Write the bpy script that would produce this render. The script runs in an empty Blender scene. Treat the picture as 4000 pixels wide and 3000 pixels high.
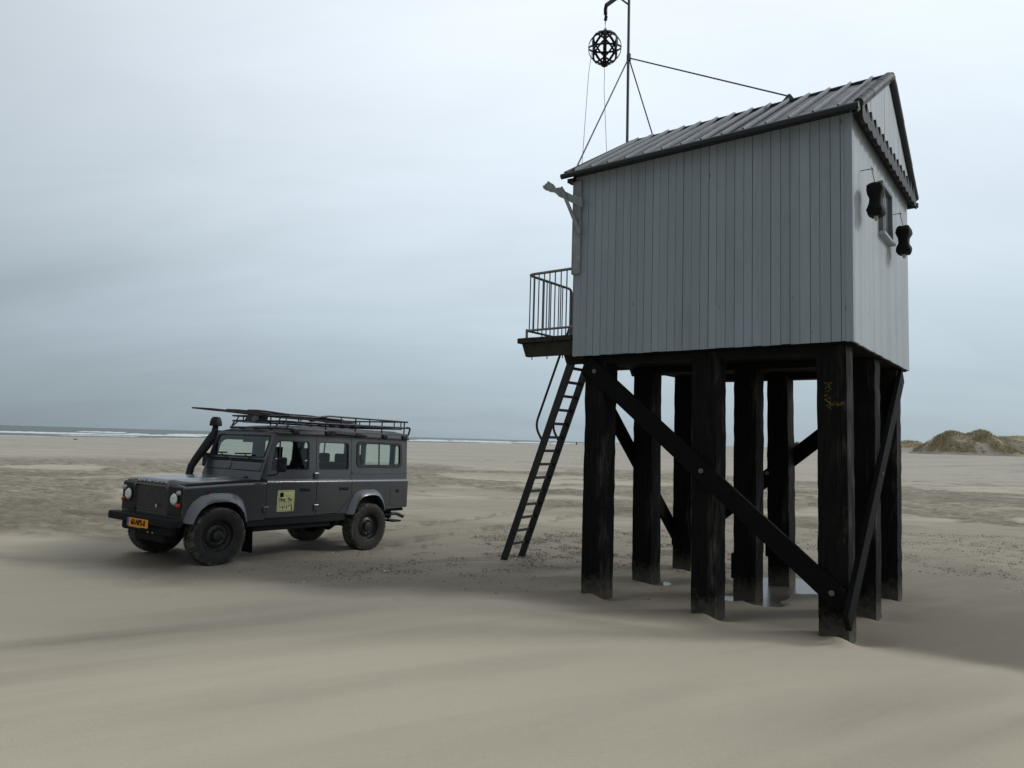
import bpy, bmesh, math, random
import numpy as np
from mathutils import Vector, Matrix
from mathutils.geometry import tessellate_polygon
random.seed(7); rng = np.random.default_rng(11)
R = math.radians
S = bpy.context.scene
COL = S.collection

# ---------------------------------------------------------------- camera
FPX, PITCH, ROLL, CH = 2786.1, 0.0781, 0.0291, 1.9
cam_d = bpy.data.cameras.new('camera'); cam = bpy.data.objects.new('camera', cam_d); COL.objects.link(cam)
S.camera = cam
cam_d.sensor_width = 36; cam_d.sensor_fit = 'HORIZONTAL'; cam_d.lens = FPX/4000*36
cam_d.clip_start = 0.1; cam_d.clip_end = 40000
_f = Vector((0, math.cos(PITCH), math.sin(PITCH))); _r = Vector((1, 0, 0)); _u = _r.cross(_f)
_r2 = _r*math.cos(ROLL)+_u*math.sin(ROLL); _u2 = -_r*math.sin(ROLL)+_u*math.cos(ROLL)
cam.matrix_world = Matrix(((_r2.x, _u2.x, -_f.x, 0), (_r2.y, _u2.y, -_f.y, 0), (_r2.z, _u2.z, -_f.z, CH), (0, 0, 0, 1)))
S.render.engine = 'CYCLES'
S.render.resolution_x = 1024; S.render.resolution_y = 768

# ---------------------------------------------------------------- light
S.view_settings.view_transform = 'Standard'; S.view_settings.look = 'None'
S.view_settings.exposure = 0.0; S.view_settings.gamma = 1.0
SUN = Vector((0.85, 0.13, 0.52)).normalized()
sl = bpy.data.lights.new('sun', 'SUN'); sl.energy = 1.15; sl.angle = R(11); sl.color = (1.0, 0.97, 0.93)
so = bpy.data.objects.new('sun', sl); COL.objects.link(so); so.location = (30, 5, 30)
so.rotation_euler = (-SUN).to_track_quat('-Z', 'Y').to_euler()

W = bpy.data.worlds.new('World'); S.world = W; W.use_nodes = True
def build_world():
    nt = W.node_tree; n = nt.nodes; l = nt.links; n.clear()
    def nd(t, **k):
        x = n.new(t)
        for a, b in k.items(): setattr(x, a, b)
        return x
    def mth(op, a, b=None, c=None):
        x = nd('ShaderNodeMath', operation=op)
        for i, v in enumerate((a, b, c)):
            if v is None: continue
            if isinstance(v, (int, float)): x.inputs[i].default_value = v
            else: l.new(v, x.inputs[i])
        return x.outputs[0]
    tc = nd('ShaderNodeTexCoord'); sep = nd('ShaderNodeSeparateXYZ'); l.new(tc.outputs['Generated'], sep.inputs[0])
    X, Y, Z = sep.outputs
    zc = mth('MAXIMUM', Z, 0.0)
    # overcast deck: brightness by elevation
    ramp = nd('ShaderNodeValToRGB'); cr = ramp.color_ramp; cr.interpolation = 'B_SPLINE'
    stops = [(0.0, (.365, .450, .512)), (0.05, (.415, .506, .570)), (0.13, (.520, .622, .698)), (0.24, (.655, .755, .835)), (0.38, (.785, .873, .955)), (0.55, (.88, .95, 1.03)), (1.0, (.92, .97, 1.04))]
    cr.elements[0].position = 0; cr.elements[0].color = (*stops[0][1], 1)
    cr.elements[1].position = 1; cr.elements[1].color = (*stops[-1][1], 1)
    for p, c in stops[1:-1]:
        e = cr.elements.new(p); e.color = (*c, 1)
    l.new(zc, ramp.inputs[0])
    # cloud plane coordinates
    den = mth('ADD', zc, 0.34)
    px = mth('DIVIDE', X, den); py = mth('DIVIDE', Y, den)
    cmb = nd('ShaderNodeCombineXYZ'); l.new(px, cmb.inputs[0]); l.new(py, cmb.inputs[1])
    mp = nd('ShaderNodeMapping'); l.new(cmb.outputs[0], mp.inputs[0]); mp.inputs['Rotation'].default_value = (0, 0, R(48)); mp.inputs['Scale'].default_value = (0.55, 1.5, 1)
    n1 = nd('ShaderNodeTexNoise'); l.new(mp.outputs[0], n1.inputs['Vector']); n1.inputs['Scale'].default_value = 1.1; n1.inputs['Detail'].default_value = 7; n1.inputs['Roughness'].default_value = .52; n1.inputs['Distortion'].default_value = .5
    n2 = nd('ShaderNodeTexNoise'); l.new(mp.outputs[0], n2.inputs['Vector']); n2.inputs['Scale'].default_value = 3.6; n2.inputs['Detail'].default_value = 6; n2.inputs['Roughness'].default_value = .5; n2.inputs['Distortion'].default_value = .9
    a = mth('MULTIPLY', mth('SUBTRACT', n1.outputs[0], 0.5), 0.36)
    b = mth('MULTIPLY', mth('SUBTRACT', n2.outputs[0], 0.5), 0.15)
    # broad brighter patch of thin cloud over the sea
    vm = nd('ShaderNodeVectorMath', operation='DOT_PRODUCT'); l.new(tc.outputs['Generated'], vm.inputs[0]); vm.inputs[1].default_value = Vector((0.03, 0.88, 0.48)).normalized()
    lobe = mth('POWER', mth('MAXIMUM', vm.outputs['Value'], 0.0), 5.0)
    vm2 = nd('ShaderNodeVectorMath', operation='DOT_PRODUCT'); l.new(tc.outputs['Generated'], vm2.inputs[0]); vm2.inputs[1].default_value = SUN
    lobe2 = mth('POWER', mth('MAXIMUM', vm2.outputs['Value'], 0.0), 6.0)
    dirn = mth('ADD', mth('MULTIPLY', X, .26), mth('MULTIPLY', Y, .20))
    fac = mth('ADD', mth('ADD', mth('ADD', mth('ADD', a, b), dirn), 0.66), mth('ADD', mth('MULTIPLY', lobe, 0.26), mth('MULTIPLY', lobe2, 0.30)))
    vs = nd('ShaderNodeVectorMath', operation='SCALE'); l.new(ramp.outputs[0], vs.inputs[0]); l.new(fac, vs.inputs['Scale'])
    bg1 = nd('ShaderNodeBackground'); l.new(vs.outputs[0], bg1.inputs[0]); bg1.inputs[1].default_value = 0.92
    sky = nd('ShaderNodeTexSky', sky_type='NISHITA'); sky.sun_disc = False
    sky.sun_elevation = math.asin(SUN.z); sky.sun_rotation = math.atan2(SUN.x, SUN.y)
    bg2 = nd('ShaderNodeBackground'); l.new(sky.outputs[0], bg2.inputs[0]); bg2.inputs[1].default_value = 0.006
    add = nd('ShaderNodeAddShader'); l.new(bg1.outputs[0], add.inputs[0]); l.new(bg2.outputs[0], add.inputs[1])
    out = nd('ShaderNodeOutputWorld'); l.new(add.outputs[0], out.inputs[0])
build_world()

# ---------------------------------------------------------------- naming helpers
def tag(o, label=None, cat=None, group=None, kind=None):
    if label: o['label'] = label
    if cat: o['category'] = cat
    if group: o['group'] = group
    if kind: o['kind'] = kind
    return o
def empty(name, loc, rot=(0, 0, 0), parent=None):
    o = bpy.data.objects.new(name, None); COL.objects.link(o); o.location = loc; o.rotation_euler = rot
    o.empty_display_size = .2
    if parent: o.parent = parent
    return o
def copy_tree(o, parent=None):
    c = o.copy(); COL.objects.link(c); c.parent = parent
    for ch in list(o.children): copy_tree(ch, c)
    return c

# ---------------------------------------------------------------- mesh builder
class MB:
    def __init__(s): s.v = []; s.f = []; s.t = []          # verts, faces, per-vertex tone
    def add(s, vs, fs, tone=.5):
        b = len(s.v); s.v += [tuple(p) for p in vs]; s.t += [tone]*len(vs)
        s.f += [tuple(i+b for i in f) for f in fs]
    def box(s, lo, hi, tone=.5):
        (x0, y0, z0), (x1, y1, z1) = lo, hi
        s.add([(x0,y0,z0),(x1,y0,z0),(x1,y1,z0),(x0,y1,z0),(x0,y0,z1),(x1,y0,z1),(x1,y1,z1),(x0,y1,z1)],
              [(0,3,2,1),(4,5,6,7),(0,1,5,4),(1,2,6,5),(2,3,7,6),(3,0,4,7)], tone)
    def beam(s, p, q, w, h, up=(0,0,1), tone=.5, n=1, wob=0):
        """box beam from p to q; w across, h along 'up'"""
        p = Vector(p); q = Vector(q); d = (q-p).normalized(); up = Vector(up)
        side = d.cross(up).normalized(); u = side.cross(d).normalized()
        vs = []; 
        for i in range(n+1):
            c = p+(q-p)*(i/n)
            for a, b in ((-1,-1),(1,-1),(1,1),(-1,1)):
                k = 1+(random.uniform(-wob, wob) if wob else 0)
                vs.append(c+side*(a*w/2*k)+u*(b*h/2*k))
        fs = [(0,3,2,1), tuple(4*n+i for i in range(4))]
        for i in range(n):
            for j in range(4):
                k = (j+1) % 4; fs.append((4*i+j, 4*i+k, 4*i+4+k, 4*i+4+j))
        s.add(vs, fs, tone)
    def tube(s, pts, r, n=8, closed=False, tone=.5):
        pts = [Vector(p) for p in pts]; m = len(pts); rs = r if isinstance(r, (list, tuple)) else [r]*m
        vs = []; prev = None
        for i, p in enumerate(pts):
            if closed: t = (pts[(i+1) % m]-pts[i-1]).normalized()
            else: t = (pts[min(i+1, m-1)]-pts[max(i-1, 0)]).normalized()
            if prev is None:
                a = Vector((0,0,1)) if abs(t.z) < .9 else Vector((1,0,0)); u = t.cross(a).normalized()
            else:
                u = (prev-t*prev.dot(t)).normalized()
            prev = u; w = t.cross(u)
            for k in range(n):
                an = 2*math.pi*k/n; vs.append(p+(u*math.cos(an)+w*math.sin(an))*rs[i])
        fs = []
        for i in range(m if closed else m-1):
            j = (i+1) % m
            for k in range(n):
                l = (k+1) % n; fs.append((i*n+k, i*n+l, j*n+l, j*n+k))
        if not closed: fs += [tuple(range(n-1, -1, -1)), tuple((m-1)*n+k for k in range(n))]
        s.add(vs, fs, tone)
    def lathe(s, prof, n=32, c=(0,0,0), axis='y', tone=.5, cap=True):
        """prof: (radius, height along axis)"""
        vs = []; c = Vector(c)
        for r, h in prof:
            for k in range(n):
                an = 2*math.pi*k/n; x = r*math.cos(an); y = r*math.sin(an)
                q = {'y': (x, h, y), 'z': (x, y, h), 'x': (h, x, y)}[axis]
                vs.append(c+Vector(q))
        fs = []
        for i in range(len(prof)-1):
            for k in range(n):
                l = (k+1) % n; fs.append((i*n+k, i*n+l, (i+1)*n+l, (i+1)*n+k))
        if cap and prof[0][0] > 1e-5: fs.append(tuple(range(n)))
        if cap and prof[-1][0] > 1e-5: fs.append(tuple((len(prof)-1)*n+k for k in range(n)))
        s.add(vs, fs, tone)
    def plate(s, outer, holes, mp, t0, t1, tone=.5, sub=None):
        """polygon (2d) with holes, extruded between offsets t0 and t1; mp(u, v, t) -> 3d"""
        loops = [outer]+list(holes)
        flat = [p for lp in loops for p in lp]
        tris = tessellate_polygon([[Vector((x, y, 0)) for x, y in lp] for lp in loops])
        N = len(flat)
        vs = [mp(x, y, t0) for x, y in flat]+[mp(x, y, t1) for x, y in flat]
        fs = [tuple(t) for t in tris]+[tuple(i+N for i in reversed(t)) for t in tris]
        b = 0
        for lp in loops:
            m = len(lp)
            for i in range(m):
                j = (i+1) % m; fs.append((b+i, b+j, b+j+N, b+i+N))
            b += m
        s.add(vs, fs, tone)
    def strip(s, rows, closed=False, tone=.5):
        """quad grid from equally long rows of points"""
        m = len(rows[0]); vs = [p for r in rows for p in r]; fs = []
        for i in range(len(rows)-1):
            for k in range(m-1): fs.append((i*m+k, i*m+k+1, (i+1)*m+k+1, (i+1)*m+k))
            if closed: fs.append((i*m+m-1, i*m, (i+1)*m, (i+1)*m+m-1))
        s.add(vs, fs, tone)
    def disc(s, c, r, axis, t=.01, n=24, tone=.5):
        c = Vector(c); ax = Vector(axis).normalized(); s.tube([c, c+ax*t], r, n=n, tone=tone)
    def build(s, name, mat, parent=None, smooth=None, bevel=None, off=None, loc=None, norm=True):
        me = bpy.data.meshes.new(name)
        vs = s.v if off is None else [(x-off[0], y-off[1], z-off[2]) for x, y, z in s.v]
        me.from_pydata(vs, [], s.f); 
        at = me.attributes.new('tone', 'FLOAT', 'POINT'); at.data.foreach_set('value', s.t)
        if norm:
            bm = bmesh.new(); bm.from_mesh(me)
            bmesh.ops.recalc_face_normals(bm, faces=bm.faces[:]); bm.to_mesh(me); bm.free()
        me.update()
        if smooth is not None:
            me.polygons.foreach_set('use_smooth', [True]*len(me.polygons)); me.set_sharp_from_angle(angle=R(smooth))
        me.materials.append(mat)
        o = bpy.data.objects.new(name, me); COL.objects.link(o)
        if parent: o.parent = parent
        if loc is not None: o.location = loc
        if bevel:
            b = o.modifiers.new('bevel', 'BEVEL'); b.width = bevel; b.segments = 2; b.limit_method = 'ANGLE'; b.angle_limit = R(35)
        return o

def rrect(x0, y0, x1, y1, r, n=4):
    pts = []
    for cx, cy, a0 in ((x1-r, y1-r, 0), (x0+r, y1-r, 90), (x0+r, y0+r, 180), (x1-r, y0+r, 270)):
        for i in range(n+1):
            a = R(a0+90*i/n); pts.append((cx+r*math.cos(a), cy+r*math.sin(a)))
    return pts
def round_poly(P, r, n=3):
    out = []; m = len(P)
    for i in range(m):
        p = Vector(P[i]); a = (Vector(P[i-1])-p); b = (Vector(P[(i+1) % m])-p)
        ra = min(r, a.length*.45, b.length*.45); A = p+a.normalized()*ra; B = p+b.normalized()*ra
        for k in range(n+1):
            t = k/n; q = A*(1-t)**2+p*2*t*(1-t)+B*t*t; out.append((q.x, q.y))
    return out
def smooth_path(P, r, n=5):
    """3d open path with rounded corners"""
    P = [Vector(p) for p in P]; out = [P[0]]
    for i in range(1, len(P)-1):
        p = P[i]; a = P[i-1]-p; b = P[i+1]-p; ra = min(r, a.length*.45, b.length*.45)
        A = p+a.normalized()*ra; B = p+b.normalized()*ra
        for k in range(n+1):
            t = k/n; out.append(A*(1-t)**2+p*2*t*(1-t)+B*t*t)
    return out+[P[-1]]
def text_mesh(name, body, size, depth, mat, parent, matrix, align='CENTER', sx=1.0, bold=0.0):
    c = bpy.data.curves.new(name, 'FONT'); c.body = body; c.offset = size*bold; c.size = size; c.extrude = depth; c.align_x = align; c.align_y = 'CENTER'; c.resolution_u = 3
    t = bpy.data.objects.new(name+'_tmp', c); COL.objects.link(t)
    dg = bpy.context.evaluated_depsgraph_get(); me = bpy.data.meshes.new_from_object(t.evaluated_get(dg))
    bpy.data.objects.remove(t); bpy.data.curves.remove(c)
    me.transform(matrix @ Matrix.Diagonal((sx, 1, 1, 1))); me.materials.clear(); me.materials.append(mat)
    o = bpy.data.objects.new(name, me); COL.objects.link(o); o.parent = parent
    return o

# ---------------------------------------------------------------- numpy noise
_perm = rng.random((512, 512))
def vnoise(x, y, seed=0):
    x = np.asarray(x, float)+seed*17.3; y = np.asarray(y, float)+seed*31.7
    xi = np.floor(x).astype(np.int64); yi = np.floor(y).astype(np.int64); fx = x-xi; fy = y-yi
    fx = fx*fx*(3-2*fx); fy = fy*fy*(3-2*fy)
    g = lambda a, b: _perm[a & 511, b & 511]
    return (g(xi, yi)*(1-fx)+g(xi+1, yi)*fx)*(1-fy)+(g(xi, yi+1)*(1-fx)+g(xi+1, yi+1)*fx)*fy
def fbm(x, y, oct=4, seed=0, gain=.5):
    s = 0; a = 1; t = 0
    for i in range(oct):
        s = s+a*vnoise(x*2**i, y*2**i, seed+i*5); t += a; a *= gain
    return s/t
def sst(e0, e1, x):
    t = np.clip((x-e0)/(e1-e0), 0, 1); return t*t*(3-2*t)

# ---------------------------------------------------------------- materials
def mat(name, col=(.5, .5, .5), rough=.6, metal=0.0, spec=.5):
    m = bpy.data.materials.new(name); m.use_nodes = True; b = m.node_tree.nodes['Principled BSDF']
    b.inputs['Base Color'].default_value = (*col, 1); b.inputs['Roughness'].default_value = rough
    b.inputs['Metallic'].default_value = metal; b.inputs['Specular IOR Level'].default_value = spec
    return m
class NT:
    def __init__(s, m): s.m = m; s.nt = m.node_tree; s.b = s.nt.nodes['Principled BSDF']
    def n(s, t, ins=None, **k):
        x = s.nt.nodes.new(t)
        for a, b in k.items(): setattr(x, a, b)
        for a, b in (ins or {}).items(): s.set(x.inputs[a], b)
        return x
    def set(s, i, v):
        if hasattr(v, 'links'): s.nt.links.new(v, i)
        elif isinstance(v, tuple) and len(v) == 3 and i.type == 'RGBA': i.default_value = (*v, 1)
        else: i.default_value = v
    def coord(s, kind='Object', scale=(1,1,1), rot=(0,0,0), loc=(0,0,0)):
        t = s.n('ShaderNodeTexCoord'); m = s.n('ShaderNodeMapping', {'Vector': t.outputs[kind]})
        m.inputs['Scale'].default_value = scale; m.inputs['Rotation'].default_value = rot; m.inputs['Location'].default_value = loc; return m.outputs[0]
    def noise(s, vec, scale=1, detail=4, rough=.5, dist=0):
        return s.n('ShaderNodeTexNoise', {'Vector': vec, 'Scale': scale, 'Detail': detail, 'Roughness': rough, 'Distortion': dist}).outputs[0]
    def math(s, op, a, b=0.0, c=0.0, clamp=False):
        x = s.n('ShaderNodeMath', {0: a, 1: b, 2: c}, operation=op); x.use_clamp = clamp; return x.outputs[0]
    def rng(s, v, a, b, c=0.0, d=1.0):
        return s.n('ShaderNodeMapRange', {'Value': v, 'From Min': a, 'From Max': b, 'To Min': c, 'To Max': d}).outputs[0]
    def mix(s, f, a, b, kind='MIX'):
        x = s.n('ShaderNodeMix', data_type='RGBA', blend_type=kind); s.set(x.inputs[0], f); s.set(x.inputs[6], a); s.set(x.inputs[7], b); return x.outputs[2]
    def attr(s, name, out='Fac'):
        return s.n('ShaderNodeAttribute', attribute_name=name).outputs[out]
    def bump(s, h, strength=.3, dist=.01, normal=None):
        x = s.n('ShaderNodeBump', {'Height': h, 'Strength': strength, 'Distance': dist})
        if normal is not None: s.set(x.inputs['Normal'], normal)
        s.nt.links.new(x.outputs[0], s.b.inputs['Normal']); return x.outputs[0]
    def to(s, sock, v): s.set(s.b.inputs[sock], v)
def m_simple(name, col, rough=.6, metal=0, var=.25, scale=12, bump=.1, dirt=None, dirt_amt=.0):
    m = mat(name, col, rough, metal); t = NT(m); c = t.coord('Object')
    n1 = t.noise(c, scale, 5, .6); f = t.rng(n1, .3, .7)
    dark = tuple(x*(1-var) for x in col); lite = tuple(min(1, x*(1+var)) for x in col)
    cc = t.mix(f, dark, lite)
    if dirt:
        n2 = t.noise(c, scale*.35, 6, .65); g = t.rng(n2, .5-dirt_amt*.3, .85, 0, dirt_amt); cc = t.mix(g, cc, dirt)
    t.to('Base Color', cc); t.to('Roughness', t.rng(n1, .3, .7, max(.03, rough-.08), min(1, rough+.08)))
    if bump: t.bump(t.noise(c, scale*4, 3, .5), bump, .003)
    if max(col) < .03 and rough > .5: t.to('Specular IOR Level', .10 if 'timber' in name else .22)
    return m

M = {}
# painted boards
def paint_boards(name, col):
    m = mat(name, col, .62); t = NT(m)
    tone = t.attr('tone'); c = t.coord('Object', (1, 1, .12)); c2 = t.coord('Object')
    g = t.noise(c, 26, 5, .6); f = t.rng(tone, 0, 1, .93, 1.06)
    v = t.math('MULTIPLY', f, t.rng(g, .3, .7, .95, 1.05))
    big = t.rng(t.noise(c2, 1.3, 4, .55), .3, .7, .94, 1.05); v = t.math('MULTIPLY', v, big)
    cc = t.n('ShaderNodeVectorMath', {0: col, 'Scale': v}, operation='SCALE').outputs[0]
    # knots and rust spots
    vo = t.n('ShaderNodeTexVoronoi', {'Vector': t.coord('Object', (6, 6, 2.2)), 'Scale': 1.0}).outputs['Distance']
    k = t.rng(vo, .035, .075, .6, 0); cc = t.mix(k, cc, (.055, .055, .05))
    st = t.noise(t.coord('Object', (9, 9, .5)), 1, 4, .6); cc = t.mix(t.rng(st, .55, .8, 0, .30), cc, (.12, .13, .125))
    t.to('Base Color', cc); t.bump(t.noise(c, 60, 4, .6), .25, .004)
    t.to('Roughness', t.rng(g, .3, .7, .5, .72))
    return m
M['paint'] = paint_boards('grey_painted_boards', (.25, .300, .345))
M['paint_gable_sunlit'] = paint_boards('sunlit_grey_painted_boards', (.37, .415, .445))  # same paint as the side walls, lightened to put sunlight into the gable colour
M['trim'] = m_simple('dark_grey_trim_paint', (.022, .025, .028), .6, var=.3, scale=9)
M['trim_pale'] = m_simple('weathered_grey_trim', (.24, .265, .275), .65, var=.25, scale=14, dirt=(.08, .08, .07), dirt_amt=.5)
def m_pile():
    m = mat('tarred_timber', (.02, .02, .02), .75); t = NT(m)
    c = t.coord('Object', (1, 1, .06)); c2 = t.coord('Object')
    g = t.noise(c, 40, 6, .65); big = t.noise(t.coord('Object', (1, 1, .35)), 5, 4, .6)
    cc = t.mix(t.rng(g, .35, .75), (.003, .003, .003), (.013, .0125, .012))
    # grey bare wood where the tar has worn off (mostly faces towards the weather side)
    geo = t.n('ShaderNodeNewGeometry'); 
    tone = t.attr('tone'); w = t.math('MULTIPLY', t.rng(big, .5, .72), t.rng(tone, .5, 1, 0, 1), clamp=True)
    w = t.math('MULTIPLY', w, t.rng(g, .35, .65)); cc = t.mix(w, cc, (.095, .09, .082))
    # wind-blown sand sticking to the foot
    sep = t.n('ShaderNodeSeparateXYZ', {0: c2}); zz = t.math('ADD', sep.outputs[2], t.math('MULTIPLY', t.noise(c2, 14, 5, .7), -.45))
    s = t.rng(zz, -.30, .03, .7, 0); cc = t.mix(s, cc, (.16, .145, .115))
    t.to('Base Color', cc); t.to('Specular IOR Level', .10); t.bump(g, .6, .012)
    return m
M['pile'] = m_pile()
M['brace'] = m_simple('dark_brace_timber', (.005, .005, .0055), .75, var=.4, scale=6, bump=.2)
M['under'] = m_simple('dark_underside_timber', (.009, .009, .009), .85, var=.4, scale=6)
M['joist'] = m_simple('tarred_joist', (.02, .019, .016), .8, var=.5, scale=18, dirt=(.06, .055, .035), dirt_amt=.6)
def m_zinc():
    m = mat('zinc_roof_sheet', (.1, .11, .12), .38, .35); t = NT(m)
    c = t.coord('Object'); n1 = t.noise(c, 2.2, 5, .55, .6)
    t.to('Base Color', t.mix(t.rng(n1, .3, .7), (.028, .034, .042), (.066, .076, .090)))
    t.to('Roughness', t.rng(t.noise(c, 5, 4, .6), .3, .7, .36, .5))
    return m
M['zinc'] = m_zinc()
M['seam'] = m_simple('bright_seam_metal', (.17, .195, .225), .5, .1, var=.15, scale=3, bump=0)
M['verge'] = m_simple('dark_verge_sheet', (.022, .026, .032), .65, 0, var=.3, scale=6)
M['frame_grey'] = m_simple('mid_grey_frame_paint', (.13, .15, .165), .6, var=.2, scale=10)
M['gutter'] = m_simple('dark_gutter', (.006, .007, .010), .4, var=.3, scale=9)
M['galv'] = m_simple('grey_galvanised_steel', (.17, .185, .19), .42, .6, var=.25, scale=20)
M['ladder'] = m_simple('dark_painted_steel', (.022, .023, .025), .5, .2, var=.3, scale=16, dirt=(.09, .085, .07), dirt_amt=.25)
M['mast'] = m_simple('grey_mast_steel', (.075, .085, .09), .5, .3, var=.2, scale=14)
M['black_iron'] = m_simple('black_iron_strap', (.009, .009, .012), .55, .2, var=.3, scale=10)
M['rope'] = m_simple('grey_wire', (.05, .05, .055), .6)
M['bolt'] = m_simple('washer_steel', (.15, .145, .125), .6, .3, var=.3, scale=60)
M['rust'] = m_simple('rusty_nail', (.05, .015, .01), .8)
M['rubber'] = m_simple('black_rubber', (.005, .005, .006), .75, var=.4, scale=25, bump=.3)
M['peg'] = m_simple('pale_wood_peg', (.42, .36, .27), .7)
# ================================================================ terrain
HN = np.array([3.41720, 7.12774]); HY = 0.66032; HL, HW = 3.349, 3.332
hA = np.array([-math.cos(HY), math.sin(HY)]); hB = np.array([math.sin(HY), math.cos(HY)])
def hutxy(a, b): q = HN+a*hA+b*hB; return float(q[0]), float(q[1])
CX, CY, CYAW, CZF, CZR = -4.6757, 10.4749, -2.1869, 0.0648, -0.0339
chd = np.array([math.cos(CYAW), math.sin(CYAW)]); clf = np.array([-math.sin(CYAW), math.cos(CYAW)])
def carxy(s, l): q = np.array([CX, CY])-s*chd+l*clf; return float(q[0]), float(q[1])
SHORE = np.array([(-190, -300), (-172, -100), (-160, 20), (-141, 100), (-115, 162), (-87, 228), (-43, 286), (56, 556), (1000, 2500), (9000, 17000)], float)
SEA = -0.5
def shore_d(x, y):
    """signed distance to the water line, + inland"""
    best = np.full(x.shape, 1e9); sg = np.ones(x.shape)
    for i in range(len(SHORE)-1):
        a = SHORE[i]; b = SHORE[i+1]; d = b-a; L = np.hypot(*d)
        t = np.clip(((x-a[0])*d[0]+(y-a[1])*d[1])/L**2, 0, 1)
        px = x-(a[0]+t*d[0]); py = y-(a[1]+t*d[1]); dist = np.hypot(px, py)
        cr = d[1]*(x-a[0])-d[0]*(y-a[1])
        m = dist < best; best = np.where(m, dist, best); sg = np.where(m, np.sign(cr), sg)
    return best*sg
EX = np.array([-60, -12, -8, -4.3, -2.5, .1, 1.3, 2.4, 3.4, 4.2, 4.6, 6, 20, 60]); EY = np.array([13, 11.8, 11.25, 9.6, 9.3, 8.9, 8.5, 8.3, 7.75, 6.8, 6.3, 5, 0, -15])
def drift(x, y):
    e = np.interp(x, EX, EY)+(fbm(x*.9, y*.9, 3, 3)-.5)*.7
    return sst(-.15, 1.1, e-y)
PILE_A = (3.06, 1.60, .22); PILE_B = (.245, 1.57, 2.91)
PILES = [hutxy(a, b) for a in PILE_A for b in PILE_B]
# wind direction of the blown sand streaks
WD = np.array([.84, .54]); WD /= np.hypot(*WD)
def streak(x, y, sc, seed, el=6):
    u = x*WD[0]+y*WD[1]; v = -x*WD[1]+y*WD[0]
    return fbm(u*sc/el, v*sc, 4, seed)
def tracks(x, y):
    """tyre ruts left behind the car: depth profile and width mask"""
    dx = x-CX; dy = y-CY; s = -(dx*chd[0]+dy*chd[1]); l = dx*clf[0]+dy*clf[1]; l = l-.0022*np.clip(s-2.8, 0, 60)**2*-1.0
    on = sst(2.6, 3.4, s)*(1-sst(20, 34, s)); dep = 0; w = 0
    for c in (.743, -.743):
        q = np.abs(l-c); dep = dep+(-.035*sst(.15, .10, q)*(1+.5*np.sin(s*52+np.sign(l-c)*1.2))+.022*np.exp(-((q-.19)/.05)**2)); w = np.maximum(w, sst(.34, .16, q))
    return dep*on*(.4+.6*sst(.35, .6, fbm(x*.8, y*.8, 3, 63))), w*on
def rough_mask(x, y):
    r = np.hypot(x, y)
    band = sst(12, 17, r)*(1-sst(42, 62, r))
    n = fbm(x*.16, y*.22, 5, 21)
    left = sst(-1.0, -6, x-0.02*y)
    m = band*sst(.46-.10*left, .56-.10*left, n)
    m = np.maximum(m, .9*sst(3.2, 1.6, np.abs(r-19-1.2*np.sin(x*.3)))*sst(-4, -9, x)); tr, w_ = tracks(x, y); m = np.maximum(m, .55*w_*sst(.40, .56, fbm(x*2.2, y*2.2, 3, 61)))
    return m
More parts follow.
